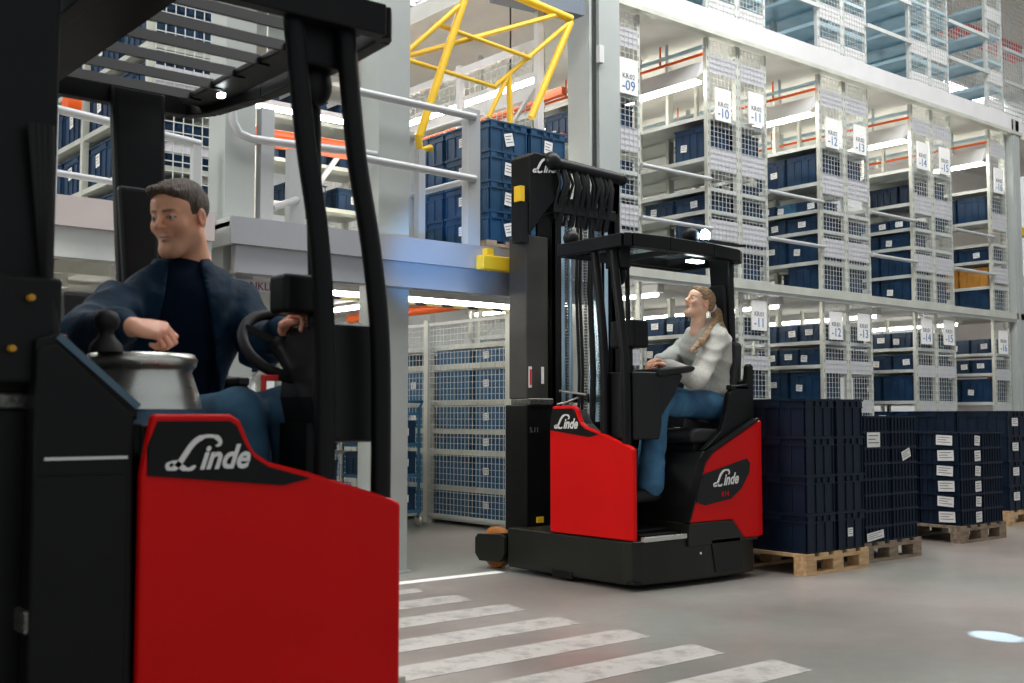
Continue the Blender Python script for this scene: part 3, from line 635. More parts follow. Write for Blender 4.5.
t = thing('tube_light', 'lit tube light above the pale braced rack', 'light', (5, 9.5, 4.8)); MB().box(3.6, 6.4, 9.45, 9.55, 4.0, 4.05).build('housing', M['white'], t); MB().box(3.6, 6.4, 9.46, 9.54, 3.97, 4.0).build('lamp_tube', M['lamp'], t)
for xx in (3.8, 4.9): MB().box(xx, xx+.01, 9.5, 9.51, 4.05, 8.99).build('hanger', M['rack'], t)
# carts seen between and behind things
def cart(x, y, label, rz=0, blue=False):
    t = thing('order_cart', label, 'cart', (x, y, 0)); m = M['silver'] if not blue else M['binl']
    for sx in (-.3, .3):
        for sy in (-.22, .22):
            MB().tube([(x+sx, y+sy, .12), (x+sx, y+sy, 1.15)], .015, 8).build('post', m, t)
            MB().lathe((x+sx-.012, y+sy, .06), [(.02, 0), (.058, .004), (.058, .024), (.02, .028)], 16, 0, 'x').build('caster', M['rubber'] if not blue else M['silver'], t)
    for z in (.15, .5, .8, 1.1): MB().box(x-.32, x+.32, y-.24, y+.24, z-.015, z+.015).build('shelf', m, t)
    MB().tube([(x-.3, y-.22, 1.15), (x-.3, y-.28, 1.22), (x+.3, y-.28, 1.22), (x+.3, y-.22, 1.15)], .015, 8).build('handle', m, t)
    for j, z in enumerate((.165, .515, .815)):
        for i in (-1, 1):
            o = make_bin(.28, .4, .22, M['bin'], [('y', 0, .11, .09, .07, 0)], 'plastic_bin'); place(o, (x+.15*i, y, z), f'{("left","right")[i > 0]} bin on the {("bottom","middle","top")[j]} shelf of the {label}'[:95], 'bins of the carts')
cart(4.35, 7.9, 'steel cart behind the near black pillars')
q = AT(418, 530, 'z', 0); cart(q.x-.1, q.y+.5, 'blue cart left of the mesh fence post', blue=True)

# ------------------------------------------------------------------ pallets with crate stacks on the floor
def stack(x0, y0, nx, ny, lx, ly, h, nl, m, wood, desc, labs, shallow=False, skipf=None, labf=lambda i, j, l: 0):
    px, py = nx*lx, ny*ly
    o = make_pallet(px+.04, py, wood); o.location = (x0+px/2, y0+py/2, 0); props(o, f'{("weathered","pale new")[wood is M["wood"]]} wooden pallet carrying the {desc}', 'pallet', 'pallets on the floor')
    protos = [make_bin(lx-.008, ly-.008, h, m, lb, 'plastic_crate', shallow) for lb in labs]
    for l in range(nl):
        for i in range(nx):
            for j in range(ny):
                if skipf and skipf(i, j, l): continue
                pr_ = protos[labf(i, j, l)]
                col = {1: ('',), 2: ('left ', 'right ')}[nx][i]; row = {1: ('front',), 2: ('front', 'back'), 3: ('front', 'middle', 'back')}[ny][j]
                place(pr_, (x0+lx*(i+.5), y0+ly*(j+.5), .144+l*(h-.0045)), f'{col}{row} crate, {ORD[l] if l < 9 else "top"} layer of the {desc}', 'crates of the '+desc)
stack(6.45, 4.62, 2, 2, .355, .58, .267, 4, M['bin2'], M['wood'], 'tall stack beside the far truck', [[], [('y', -.02, .12, .06, .06, 0)]], labf=lambda i, j, l: int((i, j, l) == (1, 0, 0)))
stack(7.33, 4.74, 2, 2, .37, .58, .121, 8, M['bin2'], M['oldwood'], 'shallow ribbed crate stack second from the truck', [[], [('y', -.05, .06, .17, .11, .0)], [('y', .02, .06, .12, .07, .3)], [('y', -.05, .05, .22, .06, .1)]], True,
      labf=lambda i, j, l: 0 if j else {(0, 6): 1, (1, 5): 2, (0, 0): 3}.get((i, l), 0))
stack(9.10, 4.95, 2, 3, .37, .40, .136, 6, M['bin2'], M['oldwood'], 'labelled crate stack third from the truck', [[], [('y', .11, .065, .10, .09, .03), ('x', -.06, .07, .15, .09, .03)], [('y', .11, .065, .09, .085, -.08), ('x', -.05, .07, .15, .085, -.04)], [('x', -.02, .07, .15, .095, .02)]], True,
      labf=lambda i, j, l: 0 if i else (1+l % 2 if j == 0 else 3 if (j == 1 and l < 4) else 0))
stack(9.0, 6.45, 2, 2, .45, .55, .17, 6, M['bin2'], M['oldwood'], 'stack standing behind the labelled crates', [[]], True)
q = AT(1003, 527, 'z', 0)
stack(q.x+.15, q.y, 2, 2, .42, .55, .25, 4, M['bin2'], M['wood'], 'stack at the right edge of the picture', [[('y', -.05, .14, .12, .08, 0)], []])

# ------------------------------------------------------------------ reach trucks
# local frame of a truck: s forward from the rear corner towards the mast, w into the truck from the red side, z up
def reach_truck(loc, rotz, zs, label, gz, mast_s, mast_top, seat_s, near):
    t = thing('reach_truck', label, 'forklift truck', loc, None, rotz); t.scale = (1, 1, zs)
    class TB(MB):
        def build(s, name, mats, parent=None, bevel=0, **pr):
            s.v = [(a, -b_, c) for a, b_, c in s.v]; return MB.build(s, name, mats, parent, bevel, **pr)
    T = TB
    # chassis with load legs
    plan = [(1.22, .0), (.10, .0), (.03, .02), (-.0, .07), (-.03, .3), (-.05, .6), (-.05, .95), (-.03, 1.12), (.04, 1.2), (.2, 1.24), (1.22, 1.24)]
    T().prism(plan, 'z', .035, .305).build('chassis', M['chassis'], t, .012)
    T().prism([(.44, .30), (.46, .395), (.88, .395), (1.0, .27), (1.14, .27), (1.14, .25), (.44, .25)], 'x', -.058, .30).build('rear_skirt', M['chassis'], t, .006)
    T().prism([(.66, .28), (.70, .07), (.98, .07), (.95, .28)], 'x', -.058, -.04).build('rear_flap', M['char'], t, .004)
    T().sphere((-.052, .56, .20), .008, 6).build('reflector', M['ledw'] if False else M['logo'], t)
    T().box(.0, .06, -.004, .10, .04, .06).build('skid', M['black'], t, .004); T().box(.55, .75, -.006, .05, .02, .07).build('skid', M['black'], t, .004)
    for w0, side in ((.0, 'l'), (1.06, 'r')):
        lg = T().prism([(1.18, .05), (1.18, .27), (1.50, .24), (1.50, .16), (1.40, .08)], 'y', w0+.01, w0+.05).prism([(1.18, .05), (1.18, .27), (1.50, .24), (1.50, .16), (1.40, .08)], 'y', w0+.13, w0+.17).box(1.15, 1.25, w0+.01, w0+.17, .06, .26).build('load_leg', M['chassis'], t, .005)
        T().lathe((1.44, w0+.055, .145), [(.03, -.002), (.08, 0), (.085, .005), (.085, .065), (.08, .07), (.03, .072)], 28, 0, 'y').build('wheel_hub', M['char'], t)
        T().lathe((1.44, w0+.055, .145), [(.085, 0), (.14, .004), (.145, .012), (.145, .058), (.14, .066), (.085, .07)], 36, 0, 'y').build('load_wheel', M['pu'], t)
        c = -.022 if side == 'l' else 1.235
        T().prism([(1.28, .06), (1.23, .12), (1.23, .235), (1.27, .255), (1.53, .24), (1.56, .21), (1.56, .10), (1.51, .05)], 'y', c, c+.03).build('wheel_cover', M['chassis'], t, .006)
    # red side panel, with the black emblem plate and the lettering
    outline = [(.77, .31), (.77, .985), (.757, 1.07), (.742, 1.147), (.533, 1.147), (.505, 1.13), (.482, 1.075), (.462, 1.04), (.42, 1.012), (.30, .98), (.03, .893), (-.005, .875), (-.005, .31)]
    T().prism(outline, 'y', -.004, .032).build('side_panel', M['red'], t, .012)
    T().prism([(.76, .31), (.76, 1.12), (.54, 1.12), (.48, 1.03), (.42, .99), (.09, .885), (.09, .31)], 'y', .034, .125).build('panel_core', M['black'], t, .008)
    emb = [(.757, .985), (.757, 1.06), (.733, 1.128), (.54, 1.128), (.52, 1.115), (.495, 1.062), (.468, 1.025), (.425, .998), (.30, .962), (.383, .945)]
    e = T().prism(emb, 'y', -.010, .0).build('emblem_plate', M['black'], t)
    b = T(); script_logo(.225, (.605, -.0108, 1.035), (-1, 0, 0), (0, 0, 1), (0, -1, 0), b, wd=.036); b.build('lettering', M['logo'], e)
    # cab tub
    T().box(.02, .76, .12, .55, .31, .335).build('cab_floor', M['rubber'], t)
    T().box(-.055, -.02, .04, .43, .305, .335).build('step_tread', M['silver'], t, .003)
    T().box(.12, .5, .16, .48, .335, .36).build('foot_pedal', M['black'], t, .01)
    T().box(.74, .80, .10, 1.2, .3, 1.04).build('bulkhead', M['black'], t)
    T().box(.0, .05, .43, .52, .305, .335).build('threshold', M['black'], t)
    T().prism([(.45, .33), (.50, .50), (.60, .76), (.66, .85), (1.15, .85), (1.15, .33)], 'x', .0, .72).build('seat_base', M['char'], t, .01)
    # red rear body
    rp = [(1.175, 1.05), (.69, .841), (.62, .78), (.505, .51), (.455, .395), (.88, .395), (1.006, .265), (1.175, .265)]
    T().prism([(a, c) for a, c in rp], 'x', -.052, -.001).build('rear_panel', M['red'], t, .014)
    T().prism([(-.04, .27), (.76, .27), (.76, .95), (.5, 1.0), (-.04, 1.05)], 'y', 1.17, 1.22).build('far_side_panel', M['red'], t, .012)
    T().obox((-.03, 1.175, 1.062), (-.03, .69, .853), .055, .012).obox((-.03, .69, .853), (-.03, .61, .785), .055, .012).obox((-.03, .61, .785), (-.03, .45, .40), .055, .012).build('panel_edge', M['black'], t)
    emb = [(.515, .53), (.56, .67), (.60, .705), (1.03, .795), (1.065, .765), (1.055, .70), (.97, .60), (.86, .535), (.60, .505)]
    e = T().prism(emb, 'x', -.060, -.052).build('rear_emblem', M['char'], t)
    b = T(); script_logo(.25, (-.061, .80, .668), (0, 1, .06), (0, 0, 1), (-1, 0, 0), b, wd=.034); b.build('lettering', M['logo'], e)
    v, f = text_geo('R14', .048); T().add(lay(v, (-.061, .80, .568), (0, 1, .05), (0, 0, 1), (-1, 0, 0)), f).build('model_text', M['red'], e)
    # rear hood behind the seat
    T().prism([(1.19, 1.04), (1.19, 1.42), (1.16, 1.44), (1.135, 1.42), (1.12, 1.30), (1.00, 1.285), (.93, 1.23), (.90, 1.10), (.84, .98), (.66, .855)], 'x', .0, .045).build('rear_hood', M['black'], t, .008)
    T().prism([(1.19, 1.0), (1.19, 1.34), (1.10, 1.32), (1.08, 1.0)], 'x', .04, .74).build('side_wall', M['black'], t, .01)
    T().box(-.0, .05, .95, 1.14, 1.255, 1.29).build('arm_pad', M['char'], t, .01)
    # seat
    s0, s1 = seat_s-.22, seat_s+.24
    T().prism([(.62, .90), (.60, .94), (.62, .985), (.70, 1.0), (1.0, .985), (1.04, .94), (1.0, .89)], 'x', s0, s1).build('seat_cushion', M['vinyl'], t, .025)
    T().box(s0+.03, s1-.03, .66, 1.0, .845, .90).build('seat_suspension', M['rubber'], t, .01)
    T().prism([(.98, .95), (1.07, .96), (1.155, 1.3), (1.175, 1.58), (1.12, 1.60), (1.085, 1.42), (1.02, 1.1)], 'x', s0+.02, s1-.02).build('backrest', M['vinyl'], t, .03)
    # guard pillars
    ps = seat_s-.055 if near else seat_s
    ds = -.04 if near else 0.0
    zt = gz-.05
    top = zt
    for nm, pts in (('a', [(.385, .045, top), (.345, .035, 1.98), (.30, .03, 1.68), (.275, .03, 1.35), (.275, .03, .93)]), ('b', [(.215, .045, top), (.175, .035, 1.95), (.125, .03, 1.66), (.09, .03, 1.35), (.085, .03, .86)])):
        P = [Vector(p) for p in pts]; Q = []
        for i in range(len(P)-1):
            p0, p1, p2, p3 = P[max(i-1, 0)], P[i], P[i+1], P[min(i+2, len(P)-1)]
            for k in range(5):
                u = k/5; Q.append(.5*((2*p1)+(p2-p0)*u+(2*p0-5*p1+4*p2-p3)*u*u+(3*p1-p0-3*p2+p3)*u**3))
        Q.append(P[-1]); Q = [q_+Vector((ds, 0, 0)) for q_ in Q]; T().tube(Q, .030, 14).build('guard_pillar', M['black'], t)
    T().tube([(.21, .17, top), (.195, .17, 1.8), (.185, .16, 1.36)] if near else [(.24, .20, top), (.23, .20, 1.7), (.21, .18, 1.36)], .024 if near else .017, 10).build('grab_handle', M['black'], t)
    T().box(.16, .30, .06, .16, top-.16, top).sphere((.22, .12, top-.2), .05, 10, 0, (1, .6, 1.4)).build('pillar_gusset', M['black'], t, .01)
    T().prism([(ps-.10, gz-.03), (ps+.10, gz-.03), (ps+.04, 1.3), (ps-.12, 1.3)], 'y', 1.16, 1.21).prism([(ps-.07, 2.0), (ps+.08, 2.0), (ps+.05, 1.62), (ps-.08, 1.62)], 'y', 1.13, 1.17).build('rear_pillar', M['char'], t, .02)
    # overhead guard
    def guard_rail(pts, name='guard_frame'):
        b = T()
        for p, q in zip(pts[:-1], pts[1:]): b.obox((*p, gz-.05), (*q, gz-.05), .05, .10 if near else .085)
        return b.build(name, M['black'], t, .006)
    GF = .84 if near else .70
    guard_rail([(GF, .03), (.07, .0)]); guard_rail([(.07, .0), (.04, .04), (.015, .35), (.03, .8), (.08, 1.12), (.14, 1.22)]); guard_rail([(.14, 1.22), (GF, 1.22)]); guard_rail([(GF, 1.22), (GF, .03)])
    T().box(.64 if near else .62, GF+.02, .05, 1.2, gz-.085, gz-.02).box(.08, .20, .05, 1.15, gz-.07, gz-.045).build('guard_crossbeam', M['black'], t, .006)
    for k in range(6 if near else 3):
        w = .19+k*(.175 if near else .40); T().add([(x, w+dw, gz+dz) for x in (.16, GF-.10) for dw, dz in ((-.012, -.076), (.0, -.076), (.020, -.034), (.008, -.034))],
                [(0, 1, 2, 3), (4, 5, 6, 7), (0, 1, 5, 4), (1, 2, 6, 5), (2, 3, 7, 6), (3, 0, 4, 7)]).build('guard_slat', M['black'], t)
    if not near: T().box(.12, GF-.02, .06, 1.18, gz-.022, gz-.012).build('roof_pane', M['glass'], t)
    (T().box(.15, .17, .875, .90, gz-.10, gz-.085) if near else T().box(.20, .26, .80, .92, gz-.105, gz-.09)).build('work_light', M['ledw'], t)
    # dashboard console by the pillars
    if near: T().prism([(.01, 1.06), (.20, 1.06), (.235, 1.20), (.215, 1.43), (.01, 1.43)], 'y', .10, .30).build('console', M['char'], t, .012); T().box(.20, .24, .12, .28, .4, 1.12).build('console_stem', M['black'], t)
    else: T().prism([(.06, .93), (.30, .93), (.32, 1.02), (.33, 1.30), (.30, 1.36), (.06, 1.36)], 'x', .05, .36).build('console', M['char'], t, .012)
    if near:
        T().box(.155, .315, .12, .22, 1.455, 1.575).box(.19, .22, .14, .17, 1.40, 1.46).build('display', M['black'], t, .015)
        T().prism([(1.02, .32), (1.02, 1.31), (.97, 1.33), (.78, 1.15), (.77, .32)], 'y', .02, .10).build('side_cowl', M['black'], t, .012)
        T().prism([(1.02, 1.30), (1.02, 1.335), (.96, 1.355), (.77, 1.17), (.77, 1.13)], 'y', .03, .50).build('cowl_top', M['black'], t, .006)
        T().obox((.97, .03, 1.345), (.77, .03, 1.165), .012, .018).build('cowl_edge_highlight', M['cowl'], t)  # bluish light on the cowl rim, painted as a highlight strip
        T().box(.80, 1.0, .012, .02, 1.03, 1.038).build('hatch_trim', M['silver'], t); T().box(.80, 1.02, .008, .02, .45, .99).build('hatch', M['black'], t, .004)
    else:
        T().box(.14, .36, .16, .30, 1.52, 1.70).box(.22, .26, .20, .24, 1.34, 1.53).build('display', M['black'], t, .015)
        T().prism([(.28, 1.33), (.60, 1.37), (.62, 1.40), (.58, 1.41), (.28, 1.38)], 'x', .02, .30).build('armrest', M['rubber'], t, .012)
        T().prism([(.26, 1.0), (.44, 1.2), (.55, 1.36), (.26, 1.35)], 'x', .06, .30).build('armrest_support', M['char'], t, .01)
        T().tube([(.55, .05, 1.20), (.66, .05, 1.17), (.76, .06, 1.16)], .007, 6).tube([(.50, .08, 1.22), (.76, .08, 1.25)], .008, 6).build('wiper_bracket', M['silver'], t)
    # mast
    a = mast_s; dk = M['char']
    T().box(a, a+.24, .11, .36, .27, 1.16).build('carriage_block', M['black'], t, .012)
    T().box(a+.02, a+.22, .13, .335, 1.2, mast_top-.60).build('mast_cover', M['mastplate'] if not near else M['black'], t, .01)
    T().box(a-.01, a+.20, .13, .36, 1.155, 1.205).build('clamp', M['chain'], t, .01)
    T().box(a-.01, a+.0, .2, .26, .33, .37).build('warning_sticker', M['yellow'], t)
    for w0 in (.37, .98):
        T().box(a, a+.20, w0, w0+.015, .1, mast_top-.1).box(a, a+.02, w0, w0+.07, .1, mast_top-.1).box(a+.18, a+.20, w0, w0+.07, .1, mast_top-.1).build('mast_rail', M['black'], t)
    for w0 in (.46, .90):
        T().box(a+.03, a+.17, w0, w0+.012, .15, mast_top-.25).box(a+.03, a+.05, w0, w0+.05, .15, mast_top-.25).box(a+.155, a+.17, w0, w0+.05, .15, mast_top-.25).build('inner_mast_rail', M['chrome'], t)
    for w0 in (.42, .505, .58, .80, .95):
        T().tube([(a+.06, w0, .3), (a+.06, w0, mast_top-.45)], .020, 14).build('lift_cylinder', M['chrome'], t)
    for w0 in (.52, .71, .86):
        b = T(); n = int((mast_top-.9)/.022)
        for k in range(n): z = .5+k*.022; b.box(a+.02, a+.035, w0-.012, w0+.012, z, z+.015)
        b.build('lift_chain', M['chain'], t, kind=None)
    for w0, rr in ((.62, .012), (.655, .012), (.75, .014), (.775, .012)):
        T().tube([(a+.03, w0, .5), (a+.01, w0+.01, 1.4), (a+.03, w0, 2.0), (a+.0, w0-.005, mast_top-.35), (a-.02, w0+.01, mast_top-.12)], rr, 8).build('hydraulic_hose', M['rubber'], t)
    for z in (.55, 1.18, mast_top-.32): T().box(a+.16, a+.22, .36, 1.05, z, z+.07).build('mast_crossbar', M['char'], t, .008)
    # head of the mast
    hz = mast_top
    T().prism([(.13, hz-.60), (.13, hz-.03), (.17, hz), (.40, hz-.02), (.40, hz-.30), (.30, hz-.40)], 'x', a-.02, a+.20).build('mast_head', M['black'], t, .012)
    T().tube([(a-.02, .30, hz-.055), (a-.02, 1.07, hz-.085)], .045, 16).sphere((a-.02, .33, hz-.05), .07, 10).sphere((a-.02, 1.05, hz-.085), .05, 8).build('head_roller', M['char'], t)
    b = T(); script_logo(.25, (a-.024, .27, hz-.10), (0, 1, .12), (0, 0, 1), (-1, 0, 0), b, wd=.04)
    b.build('head_lettering', M['logo'], t)
    T().box(a-.02, a+.12, .36, .99, hz-.42, hz-.34).build('head_crossbar', M['char'], t, .01)
    T().prism([(.95, hz-.42), (.95, hz-.1), (1.06, hz-.1), (1.04, hz-.35)], 'x', a-.0, a+.18).build('head_bracket', M['black'], t, .01)
    rnd = random.Random(3)
    for k in range(16):
        w0 = .39+k*.036+rnd.uniform(-.02, .02); T().tube([(a-.03, w0, hz-.10), (a-.06, w0+rnd.uniform(-.02, .02), hz-.2), (a-.02, w0+rnd.uniform(-.02, .03), hz-.33), (a+.02, w0, hz-.5)], .011+.006*(k % 3), 8).build('head_hose', M['rubber'] if k % 3 else M['char'], t)
    T().box(a-.035, a-.02, .46, .50, hz-.3, hz-.18).box(a-.035, a-.02, .86, .89, hz-.33, hz-.16).build('hose_guide', M['black'], t)
    if not near:
        T().box(a-.01, a+.06, .045, .085, hz-.37, hz-.26).build('yellow_marker', M['yellow'], t); T().box(a-.0, a+.10, .06, .135, hz-.66, hz-.37).build('head_flange', M['char'], t)
        T().box(a+.012, a+.02, .145, .17, 1.28, 1.43).build('instruction_sticker', M['label'], t)
        T().box(a+.012, a+.02, .265, .285, 1.31, 1.43).build('instruction_sticker', M['label'], t)
        T().box(a+.008, a+.018, .15, .165, 1.30, 1.41).build('warning_sticker', M['redp'], t)
        v, f = text_geo('5.11', .05); T().add(lay(v, (a-.002, .18, .98), (0, 1, 0), (0, 0, 1), (-1, 0, 0)), f).build('number_text', M['ink'], t)
        # beacon ball and roof lamp
        T().sphere((.62, .06, gz+.03), .055, 12).box(.59, .65, .03, .10, gz-.03, gz).build('beacon', M['char'], t)
        T().sphere((.14, .72, gz+.055), .07, 12, 0, (.7, 1, .8)).box(.10, .18, .66, .78, gz-.03, gz+.01).build('lamp_housing', M['black'], t)
        T().sphere((.085, .80, gz+.06), .042, 10, 0, (.6, 1, 1)).build('roof_lamp', M['led'], t)
        T().box(.0, .03, .70, 1.1, gz+.0, gz+.015).build('guard_trim', M['char'], t)
        # fork carriage beyond the mast
        for w0 in (.40, .80): T().box(a+.24, a+.28, w0, w0+.10, .08, .7).build('fork', M['black'], t, .004)
    else:
        b = T()
        for k in range(4):
            b.tube([(a+.05+.015*k, .10, 1.9), (a+.05, .075+.012*k, 1.5), (a+.03, .06+.015*k, 1.3), (a+.06, .07+.01*k, 1.1), (a+.03, .05+.015*k, .8), (a+.06, .1, .62)], .011, 8)
        b.build('hose_bundle', M['rubber'], t)
        T().box(a+.02, a+.22, .06, .12, 1.22, 1.50).build('valve_block', M['black'], t, .015)
        for ss, z in ((1.03, 1.44), (1.07, 1.31)): T().lathe((ss, .035, z), [(.008, 0), (.009, .004), (.009, .022)], 12, 0, 'y').build('plug_cap', M['cap'], t)
        T().box(a-.04, a+.1, .03, .16, .60, .66).lathe((a-.02, .02, .63), [(.02, 0), (.03, .004), (.03, .02), (.02, .024)], 12, 0, 'y').build('clamp_bolt', M['chain'], t, .01)
    return t

truck_far = reach_truck((5.04, 4.88, 0), math.pi/2, 1.0, 'red and black reach truck with raised mast driven by the woman in grey', 2.24, 1.14, 2.97, .27, False)
truck_near = reach_truck((1.86, 2.745, 0), math.pi, .946, 'large red and black reach truck in the foreground driven by the man', 2.42, .93, 3.0, .40, True)
def L1(s, w, z): return Vector((1.86-s, 2.745+w, z))       # near truck, in room coordinates
def L2(s, w, z): return Vector((5.04+w, 4.88+s, z))
# steering wheel, joystick pod and lever of the near truck (they turn or tilt, but belong to the truck)
def near_part(name, b, m, bevel=0):
    b.v = [(1.86-x, 2.745-y, z/.946) for x, y, z in b.v]; return b.build(name, m, truck_near, bevel)
c = AT(141, 354, 'y', 3.02); c2 = AT(150, 402, 'y', 3.02)
zt_, zb_ = c.z, c2.z
b = MB(); b.lathe((c.x+.02, 3.04, zb_-.02), [(.155, 0), (.15, .03), (.125, zt_-zb_-.03), (.13, zt_-zb_-.02)], 28)
near_part('joystick_pod', b, M['silver'])
b = MB(); b.lathe((c.x+.01, 3.04, zt_-.045), [(.13, 0), (.145, .01), (.15, .03), (.14, .045), (.03, .05)], 32); near_part('pod_top', b, M['silver'])
j = AT(106, 352, 'y', 2.96)
b = MB(); b.lathe((j.x, 2.96, j.z), [(.045, 0), (.04, .02), (.022, .04), (.018, .055), (.03, .065), (.034, .085), (.026, .105), (.01, .11)], 18); near_part('joystick', b, M['rubber'])
q = AT(283, 345, 'y', 3.08); b = MB(); rr = .13; n = 32; tilt = .35
ring = [q+Vector((rr*math.cos(2*math.pi*k/n), rr*math.sin(2*math.pi*k/n)*.55, rr*math.sin(2*math.pi*k/n)*.75)) for k in range(n+1)]
b.tube(ring, .017, 10, 0, False)
for k in range(3):
    a = .5+k*2.09; b.obox(q, q+Vector((rr*math.cos(a), rr*math.sin(a)*.55, rr*math.sin(a)*.75)), .04, .02)
b.sphere(q, .045, 10, 0, (1, 1, .7)); near_part('steering_wheel', b, M['rubber'])
b = MB().tube([q, q+Vector((.02, -.12, -.12))], .04, 12); near_part('steering_column', b, M['black'])
q = AT(268, 381, 'y', 2.98); b = MB().box(q.x-.02, q.x+.03, 2.97, 2.99, q.z+.0, q.z+.018).box(q.x-.02, q.x-.008, 2.97, 2.99, q.z-.03, q.z+.01); near_part('red_lever', b, M['redp'], .004)
b = MB().tube([q+Vector((.03, 0, .01)), q+Vector((.12, -.02, -.01))], .008, 6); near_part('lever_rod', b, M['black'])
q = AT(57, 338, 'y', 3.0); b = MB().box(q.x-.02, q.x+.025, 2.99, 3.02, q.z-.02, q.z+.01); near_part('red_button', b, M['dkred'], .004)
# blue safety light spot thrown on the floor by the far truck's roof lamp bracket
sp = bpy.data.lights.new('floor_spot', 'SPOT'); sp.energy = 2600; sp.color = (.45, .72, 1); sp.spot_size = math.radians(4.4); sp.spot_blend = .5; sp.shadow_soft_size = .01
so = bpy.data.objects.new('floor_spot', sp); COL.objects.link(so); so.location = (6.3, 4.8, 2.35)
d = Vector((5.42, 2.79, 0))-so.location; so.rotation_euler = d.to_track_quat('-Z', 'Y').to_euler()

bs = bpy.data.lights.new('blue_fascia_glow', 'SPOT'); bs.energy = 150; bs.color = (.12, .42, 1); bs.spot_size = math.radians(30); bs.spot_blend = 1; bs.shadow_soft_size = .02  # added spot with no fixture, throws a blue glow on the platform fascia
bo = bpy.data.objects.new('blue_fascia_glow', bs); COL.objects.link(bo); bo.location = (3.6, 4.9, 1.9)
d = Vector((4.62, 6.36, 2.17))-bo.location; bo.rotation_euler = d.to_track_quat('-Z', 'Y').to_euler()

# ------------------------------------------------------------------ people: smooth surfaces grown round a posed skeleton
def V3(*a): return np.array(a, dtype=np.float32)
class SDF:
    def __init__(s): s.ops = []; s.lo = []; s.hi = []
    def cap(s, a, b, ra, rb, k=.02, sub=False):
        a, b = V3(*a), V3(*b); s.ops.append(('c', a, b, ra, rb, k, sub))
        if not sub: s.lo.append(np.minimum(a-ra, b-rb)); s.hi.append(np.maximum(a+ra, b+rb))
        return s
    def ell(s, c, r, k=.02, sub=False, R=None):
        c, r = V3(*c), V3(*r); s.ops.append(('e', c, r, R, None, k, sub))
        if not sub: m = float(r.max()) if R is not None else r; s.lo.append(c-m); s.hi.append(c+m)
        return s
    def cut(s, f): s.ops.append(('f', f)); return s
    def disp(s, f): s.ops.append(('d', f)); return s
    def ev(s, P):
        d = np.full(P.shape[:-1], 9., np.float32)
        for o in s.ops:
            if o[0] == 'f': d = np.maximum(d, o[1](P)); continue
            if o[0] == 'd': d = d+o[1](P); continue
            if o[0] == 'c':
                _, a, b, ra, rb, k, sub = o; ab = b-a; L = max(float(ab@ab), 1e-9); pa = P-a
                t = np.clip((pa@ab)/L, 0, 1); q = np.sqrt(((pa-t[..., None]*ab)**2).sum(-1))-(ra+(rb-ra)*t)
            else:
                _, c, r, R, _, k, sub = o; p = P-c
                if R is not None: p = p@R
                k0 = np.sqrt(((p/r)**2).sum(-1)); k1 = np.sqrt(((p/(r*r))**2).sum(-1))+1e-6; q = k0*(k0-1)/k1
            if sub:
                h = np.clip(.5-.5*(d+q)/k, 0, 1); d = d*(1-h)+(-q)*h+k*h*(1-h)
            else:
                h = np.clip(.5+.5*(q-d)/k, 0, 1); d = q*(1-h)+d*h-k*h*(1-h)
        return d
    def mesh(s, h, pad=.03, lo=None, hi=None):
        lo = np.min(s.lo, 0)-pad if lo is None else lo; hi = np.max(s.hi, 0)+pad if hi is None else hi
        n = np.ceil((hi-lo)/h).astype(int)+1
        ax = [np.arange(k)*h+l for k, l in zip(n, lo)]
        D = np.empty(tuple(n), np.float32); st = 24
        for i in range(0, n[0], st):
            G = np.stack(np.meshgrid(ax[0][i:i+st], ax[1], ax[2], indexing='ij'), -1).astype(np.float32); D[i:i+st] = s.ev(G)
        D[D == 0] = 1e-6
        D[0] = D[-1] = 1; D[:, 0] = D[:, -1] = 1; D[:, :, 0] = D[:, :, -1] = 1
        S = D < 0; cnt = np.zeros(tuple(n-1), np.float32); acc = np.zeros(tuple(n-1)+(3,), np.float32)
        nx, ny, nz = n-1
        def sl(o): return tuple(slice(o[i], o[i]+(nx, ny, nz)[i]) for i in range(3))
        for a in range(3):
            for u in (0, 1):
                for v in (0, 1):
                    o0 = [0, 0, 0]; b_, c_ = [q for q in range(3) if q != a]; o0[b_] = u; o0[c_] = v; o1 = list(o0); o1[a] = 1
                    d0, d1 = D[sl(o0)], D[sl(o1)]; m = (d0 < 0) != (d1 < 0); t = np.where(m, d0/(d0-d1+1e-12), 0)
                    cnt += m; acc[..., a] += np.where(m, t, 0); acc[..., b_] += m*u; acc[..., c_] += m*v
        act = cnt > 0; idx = np.full(tuple(n-1), -1, np.int64); idx[act] = np.arange(act.sum())
        I = np.argwhere(act); Vv = (I+acc[act]/cnt[act][:, None])*h+lo
        F = []
        for a in range(3):
            b_, c_ = [(1, 2), (2, 0), (0, 1)][a]
            i0 = [slice(1, -1)]*3; i0[a] = slice(0, -1); i1 = list(i0); i1[a] = slice(1, None)
            A = S[tuple(i0)]; B = S[tuple(i1)]; e = np.argwhere(A != B); off = np.array([1, 1, 1]); off[a] = 0; e = e+off
            sgn = S[tuple(e.T)]
            def cell(du, dv):
                q = e.copy(); q[:, b_] -= du; q[:, c_] -= dv; return idx[tuple(q.T)]
            q = np.stack([cell(1, 1), cell(0, 1), cell(0, 0), cell(1, 0)], 1); q[~sgn] = q[~sgn][:, ::-1]; F.append(q)
        F = np.concatenate(F); return Vv, F[(F >= 0).all(1)]
def frame(fwd, up=(0, 0, 1)):       # columns: right, forward, up
    f = Vector(fwd).normalized(); r = f.cross(Vector(up)).normalized(); u = r.cross(f)
    return np.array([r, f, u], dtype=np.float32).T
